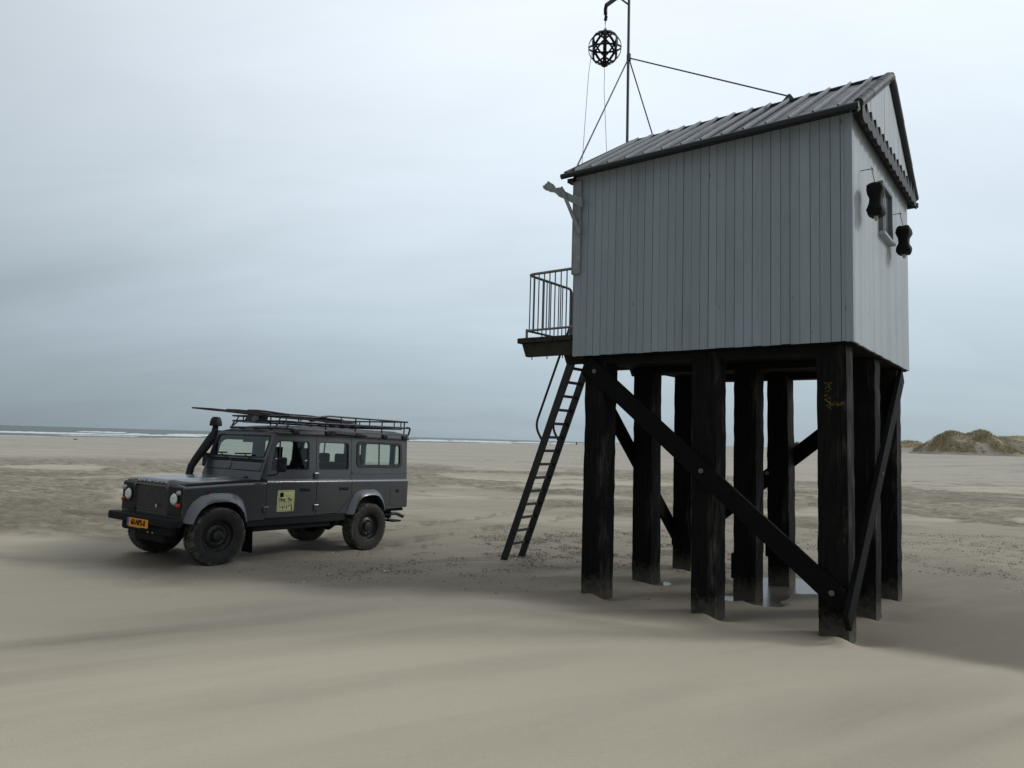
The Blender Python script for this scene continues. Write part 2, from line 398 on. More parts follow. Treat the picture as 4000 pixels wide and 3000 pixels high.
def height(x, y):
    z = .035*(fbm(x*.35, y*.35, 3, 1)-.5)
    dr = drift(x, y); r = np.hypot(x, y)
    z = z+.045*dr+.09*sst(8.5, 4.2, y)*sst(12, 3, np.abs(x))
    z = z+dr*(.016*(streak(x, y, 1.6, 9)-.5)+.03*(streak(x, y, .5, 33, 3)-.5))
    # hut area sits flat
    cxh, cyh = hutxy(1.6, 1.6); dh = np.hypot(x-cxh, y-cyh); z = z*(1-.7*sst(3.6, 2.2, dh))
    rm = rough_mask(x, y)
    rd = 1-np.abs(2*fbm(x*.9, y*1.3, 5, 40, .55)-1)
    z = z+rm*(.24*(rd-.72)+.09*(fbm(x*3, y*3.6, 3, 50)-.5))
    # long low ribs of blown sand further out
    far = sst(22, 45, r)*(1-sst(120, 300, r))
    z = z+far*.12*(fbm(x*.08, y*.34, 4, 60)-.5); z = z+tracks(x, y)[0]
    # car stands across the edge of a drift
    for s, zt in ((0, CZF), (2.794, CZR)):
        for l in (.74, -.74):
            px, py = carxy(s, l); w = np.exp(-((x-px)**2+(y-py)**2)/.75**2); z = z*(1-w)+zt*w
    for s, zt in ((0, CZF), (2.794, CZR)):
        for l in (.80, -.80):
            px, py = carxy(s, l)
            d = np.hypot(x-px, y-py); z = z+.05*np.exp(-((d-.33)/.12)**2)*(fbm(x*4, y*4, 2, 70))
    # scour pits and tails at the piles
    for i, (px, py) in enumerate(PILES):
        dx = x-px; dy = y-py; d = np.hypot(dx, dy)
        z = z-.06*np.exp(-(((dx-.16)/.30)**2+((dy+.08)/.26)**2))
        z = z+.06*np.exp(-(((dx+.10)/.11)**2+((dy+.24)/.20)**2))*(1 if i in (0, 3, 6) else .35)
    # puddle basins under the hut
    for px, py, rx, ry in ((4.00, 10.32, .75, .62), (3.50, 9.72, .26, .42), (2.86, 9.28, .24, .22), (3.22, 9.02, .22, .24)):
        q = ((x-px)/rx)**2+((y-py)/ry)**2+(fbm(x*3, y*3, 2, 77)-.5)*.5; z = np.where(q < 1.6, z*sst(.6, 1.6, q)-.06*(1-sst(.6, 1.6, q)), z)
    for px, py, rr in ((-5.14, 8.73, .10), (-4.98, 8.80, .09), (-4.65, 9.19, .12), (-4.4, 9.14, .10), (-2.6, 7.64, .10), (-1.25, 8.3, .09), (-3.9, 8.2, .08)):
        d = np.hypot((x-px), (y-py)*.8); z = z-.022*np.exp(-(d/rr)**2)*(.6+fbm(x*14, y*14, 2, 8))+.008*np.exp(-((d-rr*1.5)/.04)**2)
    # beach slope and the rise towards the dunes
    d = shore_d(x, y); z = z*sst(0, 30, d)
    z = z-.5*(1-sst(0, 90, d)) - 3.5*sst(0, -120, d)
    z = z+1.55*sst(22, 66, x)*sst(10, 85, y)
    return z
def ground():
    # level-of-detail polar grid around the spot the picture was taken from
    A0 = np.radians(np.arange(-64, 64.01, .19)); A1 = np.radians(np.arange(68, 293, 4.0)); ang = np.concatenate([A0, A1]); n = len(ang)
    rs = [.35]
    while rs[-1] < 60: rs.append(rs[-1]*1.0085 if rs[-1] > 2.5 else rs[-1]*1.05)
    while rs[-1] < 400: rs.append(rs[-1]*1.02)
    while rs[-1] < 22000: rs.append(rs[-1]*1.10)
    rs = np.array(rs); m = len(rs)
    x = rs[:, None]*np.sin(ang)[None]; y = rs[:, None]*np.cos(ang)[None]
    z = height(x, y)
    dr = drift(x, y); rm = rough_mask(x, y); r = np.hypot(x, y)
    st = streak(x, y, .55, 12, 5); st2 = streak(x, y, 1.7, 15, 9)
    # dry: 1 pale blown sand, 0 damp dark bed
    pa = blob(x, y, -3.25, 6.5, 2.2, .75, 1.02)+.8*blob(x, y, -2.2, 7.35, 1.3, .22, .62)+.6*blob(x, y, -2.3, 4.2, 1.2, .35, .7)+.45*blob(x, y, 2.6, 5.2, 2.6, .28, .45)+.35*blob(x, y, 3.6, 4.9, 2, .2, .45)
    dry = dr*(1-.55*np.clip(pa, 0, 1)*sst(.30, .62, st*.5+st2*.5)-.12*sst(.5, .75, st2))
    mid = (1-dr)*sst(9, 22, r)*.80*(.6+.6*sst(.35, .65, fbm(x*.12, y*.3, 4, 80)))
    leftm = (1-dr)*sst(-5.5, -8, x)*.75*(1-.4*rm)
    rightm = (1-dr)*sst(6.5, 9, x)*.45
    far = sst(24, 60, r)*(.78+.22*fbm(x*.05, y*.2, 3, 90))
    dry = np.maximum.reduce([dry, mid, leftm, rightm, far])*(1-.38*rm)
    shell = shell_mask(x, y)
    V = np.stack([x, y, z], -1).reshape(-1, 3)
    V = np.concatenate([[[0, 0, float(z[0].mean())]], V])
    i = np.arange(m-1)[:, None]*n; k = np.arange(n)[None]; k2 = (k+1) % n
    Q = np.stack([i+k, i+n+k, i+n+k2, i+k2], -1).reshape(-1, 4)+1
    T = np.stack([np.zeros(n, int), np.arange(n)+1, (np.arange(n)+1) % n+1], -1)
    me = bpy.data.meshes.new('ground'); me.vertices.add(len(V)); me.vertices.foreach_set('co', V.ravel())
    nl = Q.size+T.size; me.loops.add(nl); me.loops.foreach_set('vertex_index', np.concatenate([Q.ravel(), T.ravel()]))
    npoly = len(Q)+len(T); me.polygons.add(npoly)
    ls = np.concatenate([np.arange(len(Q))*4, Q.size+np.arange(len(T))*3]); me.polygons.foreach_set('loop_start', ls)
    me.polygons.foreach_set('loop_total', np.concatenate([np.full(len(Q), 4), np.full(len(T), 3)]))
    me.polygons.foreach_set('use_smooth', np.ones(npoly, bool)); me.update(calc_edges=True)
    for nm, a in (('dry', dry), ('churn', rm), ('shell', shell)):
        at = me.attributes.new(nm, 'FLOAT', 'POINT'); at.data.foreach_set('value', np.concatenate([[0], a.ravel()]).astype(np.float32))
    o = bpy.data.objects.new('ground', me); COL.objects.link(o); tag(o, kind='structure')
    m = mat('beach_sand', (.3, .28, .24), .95, spec=.2); t = NT(m)
    c = t.coord('Object'); ws = t.coord('Object', (.16, 1, 1), (0, 0, 0)); 
    wr = t.n('ShaderNodeMapping', {'Vector': t.coord('Object', (1, 1, 1), (0, 0, -math.atan2(WD[1], WD[0])))}); wr.inputs['Scale'].default_value = (.14, 1, 1)
    wn = t.noise(wr.outputs[0], 2.6, 8, .66, .3); wn2 = t.noise(wr.outputs[0], .7, 5, .6)
    fine = t.noise(c, 120, 4, .75); mid_ = t.noise(c, 2.5, 6, .62, .3); clump = t.noise(t.coord('Object', (.45, 1.0, 1)), 2.4, 8, .74, .9)
    dryA = t.attr('dry'); chA = t.attr('churn'); shA = t.attr('shell')
    f = t.math('ADD', dryA, t.math('MULTIPLY', t.math('SUBTRACT', wn, .5), .36)); f = t.math('ADD', f, t.math('MULTIPLY', t.math('SUBTRACT', wn2, .5), .22)); f = t.math('ADD', f, t.math('MULTIPLY', t.math('SUBTRACT', mid_, .5), .14), clamp=True)
    cc = t.mix(f, SAND_DAMP, SAND_DRY)
    # sand blends to a paler, greyer tone with distance
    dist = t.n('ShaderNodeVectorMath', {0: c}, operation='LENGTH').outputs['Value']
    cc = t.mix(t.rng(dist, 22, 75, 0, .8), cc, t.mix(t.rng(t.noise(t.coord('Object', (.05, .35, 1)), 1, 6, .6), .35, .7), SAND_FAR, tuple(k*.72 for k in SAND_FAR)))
    ribn = t.noise(t.coord('Object', (.16, .62, 1), (0, 0, R(-4))), 1.0, 6, .58, .5); rib = t.rng(t.math('ABSOLUTE', t.math('SUBTRACT', ribn, .5)), .0, .024, 1, 0)
    ribm = t.math('MULTIPLY', t.math('MULTIPLY', rib, t.rng(dist, 14, 22, 0, .75)), t.rng(t.noise(t.coord('Object', (.05, .10, 1)), 1.0, 4, .6), .36, .54)); cc = t.mix(t.math('MULTIPLY', ribm, .8), cc, SAND_CHURN)
    chm = t.math('MULTIPLY', chA, t.rng(clump, .44, .58)); cc = t.mix(t.math('MULTIPLY', chm, .6), cc, SAND_CHURN)
    # crushed shell bed: dark specks and pale bits
    vo = t.n('ShaderNodeTexVoronoi', {'Vector': t.coord('Object', (1, 1, 1)), 'Scale': 34.0}); spk = t.rng(vo.outputs['Distance'], .12, .42, 1, 0)
    wh = t.n('ShaderNodeVectorMath', {0: vo.outputs['Color'], 1: (.33, .33, .33)}, operation='DOT_PRODUCT').outputs['Value']
    spc = t.mix(t.rng(wh, .60, .66), (.045, .04, .035), (.36, .33, .28))
    shm = t.math('MULTIPLY', t.math('MULTIPLY', spk, shA), t.rng(t.noise(c, 3.2, 5, .6), .42, .58)); cc = t.mix(t.math('MULTIPLY', shm, .9), cc, spc)
    cc = t.n('ShaderNodeVectorMath', {0: cc, 'Scale': t.rng(fine, .3, .7, .88, 1.12)}, operation='SCALE').outputs[0]
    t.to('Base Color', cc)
    h = t.math('ADD', t.math('MULTIPLY', fine, .05), t.math('MULTIPLY', t.math('MULTIPLY', clump, chA), 3.5))
    h = t.math('ADD', h, t.math('MULTIPLY', wn, .35)); h = t.math('ADD', h, t.math('MULTIPLY', shm, .5))
    t.bump(h, .8, .04)
    me.materials.append(m)
    return o
SAND_DRY = (.505, .448, .350); SAND_DAMP = (.205, .182, .142); SAND_FAR = (.455, .422, .365); SAND_CHURN = (.15, .128, .092)
def blob(x, y, cx, cy, rx, ry, rot=0):
    c, s = math.cos(rot), math.sin(rot); u = (x-cx)*c+(y-cy)*s; v = -(x-cx)*s+(y-cy)*c
    return np.exp(-((u/rx)**2+(v/ry)**2))
def shell_mask(x, y):
    s = 1.3*blob(x, y, 1.3, 12.9, 2.0, 1.7)+blob(x, y, 4.6, 13.6, 3, 2.0)+.55*blob(x, y, -1.3, 10.4, 1.1, .7, .3)+.5*blob(x, y, -2.6, 12.4, 1.2, .5, .3)+blob(x, y, 10.0, 13.0, 2.4, 3.2)+.5*blob(x, y, 8, 17, 5, 2)
    n = fbm(x*.9, y*.9, 4, 100)
    return np.clip(s*sst(.25, .50, n)*1.3, 0, 1)*(1-drift(x, y))
ground()

def shells():
    N = 70000; P = []
    boxes = [((-1.5, 4), (10.8, 16), .44), ((3, 8), (11, 16.5), .16), ((-3.4, .4), (9.3, 12), .18), ((7, 13.5), (9.5, 17), .22)]
    X = []; Y = []
    for (x0, x1), (y0, y1), w in boxes:
        k = int(N*w); X.append(rng.uniform(x0, x1, k)); Y.append(rng.uniform(y0, y1, k))
    x = np.concatenate(X); y = np.concatenate(Y); keep = shell_mask(x, y)*(fbm(x*3, y*3, 3, 5) > .47) > rng.random(len(x))*.9; x = x[keep]; y = y[keep]
    # loose scatter of single bits
    xs = rng.uniform(-4, 4, 500); ys = rng.uniform(8.9, 12, 500); k = drift(xs, ys) < .3; x = np.concatenate([x, xs[k]]); y = np.concatenate([y, ys[k]])
    z = height(x, y); vs = []; fs = []; tn = []
    for i in range(len(x)):
        r = float(rng.gamma(1.9, .0033))+.004; r = min(r, .026); a0 = rng.random()*6.28; ti = rng.uniform(-.5, .5, 2); b = len(vs); h = r*rng.uniform(.15, .55); el = rng.uniform(.4, 1)
        for k in range(5):
            a = a0+k*1.2566; rr = r*rng.uniform(.6, 1.1); dx = rr*math.cos(a); dy = rr*math.sin(a)*el
            vs.append((x[i]+dx, y[i]+dy, z[i]+.003+max(0, dx*ti[0]+dy*ti[1])))
        vs.append((x[i], y[i], z[i]+h+.004)); tn += [rng.random()]*1+[0]*0
        tn[-1:] = [tn[-1]]*6
        for k in range(5): fs.append((b+k, b+(k+1) % 5, b+5))
    me = bpy.data.meshes.new('shell_debris'); me.from_pydata(vs, [], fs); at = me.attributes.new('tone', 'FLOAT', 'POINT'); at.data.foreach_set('value', tn)
    m = mat('shell_bits', (.1, .1, .1), .8); t = NT(m); tt = t.attr('tone')
    cc = t.mix(t.rng(tt, 0, .6), (.035, .03, .026), (.12, .10, .08)); cc = t.mix(t.rng(tt, .93, .96), cc, (.5, .47, .42)); t.to('Base Color', cc)
    me.materials.append(m); o = bpy.data.objects.new('shell_debris', me); COL.objects.link(o)
    tag(o, 'crushed shells and dark bits of washed-up debris strewn over the damp sand', 'shell debris', kind='stuff')
shells()

# ================================================================ water
def sea():
    ang = np.radians(np.arange(-75, 42, .12)); n = len(ang); rs = [70.]
    while rs[-1] < 900: rs.append(rs[-1]*1.006)
    while rs[-1] < 26000: rs.append(rs[-1]*1.08)
    rs = np.array(rs); x = rs[:, None]*np.sin(ang)[None]; y = rs[:, None]*np.cos(ang)[None]
    w = -shore_d(x, y)            # distance offshore
    foam = np.zeros(x.shape); z = np.zeros(x.shape)
    # coordinate along the coast
    al = x*.37+y*.93
    def line(w0, wd, h, seed, cov, back):
        nonlocal foam, z
        ww = w-w0-(fbm(al*.012, al*0+seed, 3, seed)-.5)*wd*3.2
        g = np.exp(-(ww/(wd*.35))**2); br = sst(cov, cov+.10, fbm(al*.020, w*.004, 3, seed+7))
        z = z+h*g*(.35+.65*br)
        # foam on the shoreward face and a trailing lace behind
        f = np.where(ww < 0, np.exp(-(ww/(wd*.55))**2), np.exp(-(ww/(wd*back))**2)*.9)
        nz = fbm(x*.35, y*.35, 4, seed+3)
        foam = np.maximum(foam, br*np.clip(f*1.7-.35*nz*1.6, 0, 1))
    line(2.5, 2.5, .10, 1, .25, .9); line(24, 3, .22, 5, .50, .7); line(62, 5, .60, 14, .36, .8); line(110, 6, .85, 20, .44, .8); line(165, 6, .7, 27, .58, .7)
    lace = sst(.60, .74, fbm(x*.12, y*.12, 5, 44))*np.clip(1-w/130, 0, 1)*.3; foam = np.maximum(foam, lace)
    z = z+.12*(fbm(x*.09, y*.09, 3, 51)-.5)*sst(5, 40, w)+.10*(fbm(x*.5, y*.5, 3, 52)-.5)*sst(5, 40, w)*(rs[:, None] < 900)
    z = SEA+z*sst(-8, 0, w)-.02
    foam *= sst(-3, 0, w)
    V = np.stack([x, y, z], -1).reshape(-1, 3); m = len(rs)
    i = np.arange(m-1)[:, None]*n; k = np.arange(n-1)[None]; Q = np.stack([i+k, i+n+k, i+n+k+1, i+k+1], -1).reshape(-1, 4)
    me = bpy.data.meshes.new('sea'); me.vertices.add(len(V)); me.vertices.foreach_set('co', V.ravel()); me.loops.add(Q.size); me.loops.foreach_set('vertex_index', Q.ravel())
    me.polygons.add(len(Q)); me.polygons.foreach_set('loop_start', np.arange(len(Q))*4); me.polygons.foreach_set('loop_total', np.full(len(Q), 4)); me.polygons.foreach_set('use_smooth', np.ones(len(Q), bool)); me.update(calc_edges=True)
    at = me.attributes.new('foam', 'FLOAT', 'POINT'); at.data.foreach_set('value', foam.ravel().astype(np.float32))
    # drop the part that lies well inland under the beach
    bm = bmesh.new(); bm.from_mesh(me); wf = w.ravel(); bm.verts.ensure_lookup_table()
    dele = [v for v in bm.verts if wf[v.index] < -6]; bmesh.ops.delete(bm, geom=dele, context='VERTS'); bm.to_mesh(me); bm.free()
    o = bpy.data.objects.new('sea', me); COL.objects.link(o); tag(o, kind='structure')
    m = mat('sea_water', (.05, .07, .07), .22); t = NT(m); f = t.attr('foam'); nz = t.noise(t.coord('Object', (1, 1, 1)), 1.4, 5, .65)
    ff = t.math('MULTIPLY', f, t.rng(nz, .25, .5, .55, 1), clamp=True); ff = t.rng(ff, .22, .5)
    base = t.mix(t.rng(t.noise(t.coord('Object', (.01, .03, 1)), 1, 4), .3, .7), (.060, .088, .088), (.095, .125, .122))
    t.to('Base Color', t.mix(ff, base, (.66, .70, .70))); t.to('Roughness', t.math('ADD', t.math('MULTIPLY', ff, .4), .42)); t.to('Specular IOR Level', .25)
    t.bump(t.noise(t.coord('Object', (.5, 1, 1)), .7, 5, .6), .5, .6); me.materials.append(m)
sea()
def puddle():
    mb = MB(); n = 28
    mb.add([(3.65+1.5*math.cos(i*2*math.pi/n), 9.85+1.35*math.sin(i*2*math.pi/n), -.040) for i in range(n)], [tuple(range(n))])
    m = mat('puddle_water', (.08, .075, .062), .26, spec=.3); t = NT(m); t.bump(t.noise(t.coord('Object'), 9, 3, .5), .05, .01)
    tag(mb.build('puddle', m, norm=False), kind='structure')
puddle()

# ================================================================ dunes
def m_dune():
    m = mat('dune_sand_and_marram', (.3, .28, .2), .95, spec=.15); t = NT(m)
    veg = t.attr('tone'); c = t.coord('Object'); n = t.noise(c, 1.1, 6, .68, .5)
    f = t.math('ADD', veg, t.math('MULTIPLY', t.math('SUBTRACT', n, .5), 1.6)); f = t.rng(f, .42, .62)
    g = t.mix(t.rng(t.noise(c, .55, 5, .7), .35, .65), (.25, .21, .13), (.46, .39, .24)); g = t.mix(t.rng(t.noise(c, 2.6, 4, .6), .5, .7), g, (.13, .105, .075))
    t.to('Base Color', t.mix(f, (.42, .385, .32), g)); t.bump(t.noise(c, 2.2, 6, .7), 1, .35); return m
M['dune'] = m_dune()
def dune(name, prof, yc, half, x0, x1, z0, seed, step=.28, veg=.48, lab=None):
    px = np.array([p[0] for p in prof], float); pz = np.array([p[1] for p in prof], float)
    xs = np.arange(x0, x1+step, step); ys = np.arange(yc-half*1.5, yc+half*1.5, step); X, Y = np.meshgrid(xs, ys)
    hx = np.interp(X+.7*(fbm(X*.3, Y*.3, 3, seed)-.5)+.06*(Y-yc), px, pz)
    q = np.abs(Y-yc+1.2*(fbm(X*.16, Y*.05, 3, seed+3)-.5))/half; fall = np.clip(1-q**1.6, -.2, 1)
    n = fbm(X*.35, Y*.35, 4, seed+5); ridged = 1-np.abs(2*fbm(X*.22, Y*.4, 4, seed+6)-1)
    h = hx*fall; Z = h*(.95+.16*(ridged-.5))+(.30*(n-.5)+.25*(fbm(X*1.4, Y*1.4, 3, seed+8)-.5))*np.clip(h, 0, 1.2)
    Z = height(X, Y)+Z-.12
    vg = np.clip(sst(.1, .9, h)*(.35+veg*sst(.38, .58, fbm(X*.14, Y*.3, 4, seed+9)))+.25*sst(.3, 1, h/ max(pz.max(), .1)), 0, 1)
    m_, n_ = X.shape; V = np.stack([X, Y, Z], -1).reshape(-1, 3); i = np.arange(m_-1)[:, None]*n_; k = np.arange(n_-1)[None]
    Q = np.stack([i+k, i+k+1, i+n_+k+1, i+n_+k], -1).reshape(-1, 4)
    me = bpy.data.meshes.new(name); me.from_pydata(V.tolist(), [], Q.tolist()); at = me.attributes.new('tone', 'FLOAT', 'POINT'); at.data.foreach_set('value', vg.ravel().astype(np.float32))
    me.polygons.foreach_set('use_smooth', [True]*len(me.polygons)); me.materials.append(M['dune'])
    o = bpy.data.objects.new(name, me); COL.objects.link(o); tag(o, kind='structure')
    return X, Y, Z, vg, h
def tilt(p, D, k=1.0): return [((px/3.318+3500-2000)/2786.1*D, k*max(0, (base-py)/3.318/2786.1*D)) for px, py, base in p]
DA = 125.0
D1 = dune('dune', tilt([(380,880,880),(470,790,885),(540,740,890),(640,655,895),(700,622,895),(770,608,895),(850,612,895),(900,625,900),(990,648,900),(1060,605,900),(1130,578,900),(1190,580,900),(1240,632,900),(1330,690,900),(1400,760,900),(1500,835,900),(1600,898,900)], DA, 1.10), DA+1, 5.5, 69, 92, 1.62, 200)
DB = 165.0
D2 = dune('dune', tilt([(-700,800,875),(-400,770,875),(-200,800,875),(0,770,875),(80,762,875),(160,752,875),(230,746,875),(280,765,875),(330,812,875),(380,785,875),(430,800,875),(520,860,875)], DB, 1.3), DB, 9, 66, 101, 1.5, 230)
DC = 190.0
D3 = dune('dune', tilt([(1050,900,900),(1200,700,900),(1290,642,900),(1400,655,900),(1500,640,900),(1600,638,900),(1700,655,900),(1850,620,900),(2100,640,900),(2500,700,900)], DC), DC, 22, 118, 175, 1.4, 260, .5, .15)
def marram():
    vs = []; fs = []; tn = []
    for (X, Y, Z, vg, h), N, L in ((D1, 9000, .38), (D2, 3500, .5), (D3, 2200, .6)):
        p = (vg*(h > .35)).ravel(); p = np.where(p > .45, p, 0)**2; p = p/p.sum(); idx = rng.choice(len(p), N, p=p)
        x = X.ravel()[idx]+rng.uniform(-.2, .2, N); y = Y.ravel()[idx]+rng.uniform(-.2, .2, N); z = Z.ravel()[idx]
        for i in range(N):
            le = L*rng.uniform(.5, 1.2); a = rng.random()*6.28; wx = .05*math.cos(a); wy = .05*math.sin(a); lx = -.35*le+rng.uniform(-.2, .2)*le; b = len(vs)
            vs += [(x[i]-wx, y[i]-wy, z[i]-.05), (x[i]+wx, y[i]+wy, z[i]-.05), (x[i]+lx, y[i]+rng.uniform(-.15, .15), z[i]+le*.7)]; fs.append((b, b+1, b+2)); tn += [rng.random()]*3
    me = bpy.data.meshes.new('marram_grass'); me.from_pydata(vs, [], fs); at = me.attributes.new('tone', 'FLOAT', 'POINT'); at.data.foreach_set('value', tn)
    m = mat('marram_blades', (.15, .13, .06), .9, spec=.1); t = NT(m); tt = t.attr('tone'); t.to('Base Color', t.mix(tt, (.26, .22, .135), (.55, .47, .30))); me.materials.append(m)
    o = bpy.data.objects.new('marram_grass', me); COL.objects.link(o); tag(o, 'tawny green marram grass covering the dunes at the far right', 'dune grass', kind='stuff')
marram()
# ================================================================ stilt hut (local frame: X = -a, Y = b)
HROT = (0, 0, -HY)
def P(a, b, z): return (-a, b, z)
def hut_empty(name, a, b, z):
    x, y = hutxy(a, b); return empty(name, (x, y, z), HROT)
class HB(MB):
    """mesh builder in hut coordinates a, b, z"""
    def hbox(s, a0, a1, b0, b1, z0, z1, tone=.5): s.box((-a1, b0, z0), (-a0, b1, z1), tone)
ZB, ZE = 3.0, 5.40
RIDGE = 6.47; EB = -.13; EZ = 5.385; HR = HW/2
SL = (RIDGE-EZ)/(HR-EB)
def roofz(b): return EZ+SL*(b-EB) if b <= HR else EZ+SL*((2*HR-EB)-b)
hut = hut_empty('stilt_hut', 0, 0, 0)
tag(hut, 'grey boarded rescue hut with a metal roof standing high on black timber piles', 'stilt hut')

# --- long walls and front wall (vertical boards)
def board_run(mb, n, length, place, zt, zb=ZB, gs=1.0):
    edges = [length*i/n+(random.uniform(-.006, .006) if 0 < i < n else 0) for i in range(n+1)]
    for i in range(n):
        g = random.choice((.0012, .002, .003, .004))*gs; k = random.uniform(0, .006)*gs; u0 = edges[i]+(g if i else 0); u1 = edges[i+1]-(.002 if i < n-1 else 0)
        place(mb, u0, u1, k, zb+random.uniform(-.006, .002) if 0 < i < n-1 else zb, zt(u0, u1), random.random())
w = HB(); board_run(w, 33, HL, lambda mb, u0, u1, k, z0, z1, t: mb.hbox(u0, u1, -k, .02, z0, z1, t), lambda a, b: 5.42)
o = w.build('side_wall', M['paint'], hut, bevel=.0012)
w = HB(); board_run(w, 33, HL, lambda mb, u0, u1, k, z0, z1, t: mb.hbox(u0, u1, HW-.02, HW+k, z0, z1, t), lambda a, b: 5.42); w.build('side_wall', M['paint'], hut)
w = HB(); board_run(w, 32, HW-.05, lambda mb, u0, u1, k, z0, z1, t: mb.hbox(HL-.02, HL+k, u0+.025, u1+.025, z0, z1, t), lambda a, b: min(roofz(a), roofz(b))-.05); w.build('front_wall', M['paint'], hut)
w = HB(); board_run(w, 24, HW-.05, lambda mb, u0, u1, k, z0, z1, t: mb.hbox(-.004-k*.3, .02, u0+.025, u1+.025, z0, z1, t), lambda a, b: 5.44, gs=.22); w.build('rear_wall', M['paint_gable_sunlit'], hut)
w = HB(); w.hbox(.024, HL-.024, .024, HW-.024, 3.04, 5.38); w.build('wall_core', M['under'], hut)
# corner board
w = HB(); w.hbox(-.012, .055, -.012, -.0085, 2.99, 5.40, .6); w.hbox(-.014, -.012, -.012, .06, 2.99, 5.40, .6); w.build('corner_board', M['paint'], hut)
# floor and bearers
w = HB(); w.hbox(.03, HL-.03, .04, HW-.04, 2.985, 3.035)
w.build('floor', M['under'], hut)
for b0 in (.10, 1.44, 2.92):
    w = HB(); w.hbox(.10, HL-.10, b0, b0+.26, 2.90, 2.98); w.build('bearer', M['under'], hut)
# upper gable cladding, sawtooth lower edge
g = HB(); n = 22
for i in range(n):
    b0 = -.02+(HW+.04)*i/n+.002; b1 = -.02+(HW+.04)*(i+1)/n-.002; bm_ = (b0+b1)/2; zl = 5.405
    zt0 = roofz(b0)-.035; zt1 = roofz(b1)-.035
    k = random.uniform(0, .004)
    pts = [(b0, zl+.02), (b1, zl+.02), (b1, zt1)]+([(HR, RIDGE-.035)] if b0 < HR < b1 else [])+[(b0, zt0)]
    g.plate(pts, [], lambda u, v, t: P(t, u, v), -.075-k, -.03, random.random())
g.build('rear_gable', M['paint_gable_sunlit'], hut)
g = HB(); n = 15; pts = []
for i in range(n):
    b0 = .0+HW*i/n; b1 = b0+HW/n
    pts += [(b0, 5.41), (b0+.005, 5.53), (b0+HW/n*.72, 5.42)]
pts += [(HW, 5.41), (HW, 5.34)]
for i in reversed(range(n)):
    b0 = .0+HW*i/n; b1 = b0+HW/n; pts += [(b1-.01, 5.315), (b1-.07, 5.285), (b0+.06, 5.285), (b0+.01, 5.32)]
g.plate(pts, [], lambda u, v, t: P(t, u, v), -.115, -.078)
g.build('sawtooth_board', M['trim'], hut)
w = HB(); w.hbox(-.076, 0, 0, HW, 5.375, 5.402); w.build('gable_soffit', M['trim'], hut)
# front gable trim (only its edge shows)
g = HB(); g.hbox(HL+.008, HL+.05, .0, HW, 5.36, 5.44); g.build('front_sawtooth_board', M['trim'], hut)
# --- roof
A0, A1 = -.075, 3.405
def roof_strip(mb, bb, lift, a0, a1, th):
    rows = []
    na = 60
    top = []; 
    for i in range(na+1):
        a = a0+(a1-a0)*i/na; wv = .010*math.sin(a*23.3+bb[0]*3)+.004*math.sin(a*9)
        rows.append([P(a, b, roofz(b)+lift+wv*(1 if abs(b-HR) > .05 else .2)) for b in bb])
    mb.strip(rows)
rf = HB()
for side in (0, 1):
    bb = np.linspace(EB, HR, 7) if side == 0 else np.linspace(HR, 2*HR-EB, 7)
    roof_strip(rf, list(bb), .0, A0, A1, .02); 
rfo = rf.build('roof', M['zinc'], hut, smooth=40, norm=False)
rs = HB()      # roof deck underneath
rs.plate([(EB+.03, EZ-.028), (HR, RIDGE-.055), (2*HR-EB-.03, EZ-.028), (2*HR-EB-.01, EZ-.018), (HR, RIDGE-.018), (EB+.01, EZ-.018)], [], lambda u, v, t: P(t, u, v), A0+.01, A1-.01)
rs.build('roof_deck', M['trim'], hut)
NS = 14
for k in range(NS):
    a = .10+(HL-.12)*k/(NS-1)
    for side in (0, 1):
        b0 = EB+.05; b1 = HR+.005
        if side: b0, b1 = 2*HR-b0, 2*HR-b1
        s_ = HB(); s_.beam(P(a, b0, roofz(b0)+.022), P(a+.01, b1, RIDGE+.022+.015), .024, .045, n=6, wob=.05)
        s_.build('standing_seam', M['seam'], rfo, bevel=.004)
r = HB()
# rolled verge capping in lapped lengths
for side in (0, 1):
    for k in range(3):
        t0 = k/3-(.01 if k else -.045); t1 = (k+1)/3+.02
        def pt(t, da, dz):
            b = EB-.02+(HR-EB+.02)*t; z = roofz(max(b, EB))+dz
            if side: b = 2*HR-b
            return P(-.09-da, b, z)
        rad = .050+.003*k
        for a_off in (0,):
            s_ = HB(); s_.tube([pt(t0+(t1-t0)*q/4, .0, .004) for q in range(5)], rad, n=12); s_.build('verge_cap', M['verge'], rfo, smooth=50)
    s_ = HB(); s_.beam(pt(-.0, .0, -.055), pt(.985, .0, -.055), .02, .06); s_.build('bargeboard', M['trim'], rfo)
    s_ = HB(); q0 = list(pt(0, 0, .01)); q1 = list(pt(1, 0, .01)); q0[0] = q1[0] = -(A1+.01); s_.beam(q0, q1, .05, .06); s_.build('verge_cap', M['verge'], rfo)
s_ = HB(); s_.tube([P(A0-.02, HR, RIDGE+.012), P(A1, HR, RIDGE+.012)], .022, n=10); s_.build('ridge_cap', M['zinc'], rfo, smooth=50)
for b in (EB-.035, 2*HR-EB+.035):
    s_ = HB(); s_.tube([P(A0-.04, b, EZ-.022), P(A1+.07, b, EZ-.022)], .036, n=14); s_.build('gutter', M['gutter'], rfo, smooth=50)
w = HB(); w.hbox(.0, HL, -.10, -.01, 5.372, 5.380); w.hbox(HL+.0, HL+.09, -.08, .04, 5.30, 5.35); w.build('eave_soffit', M['trim'], hut)

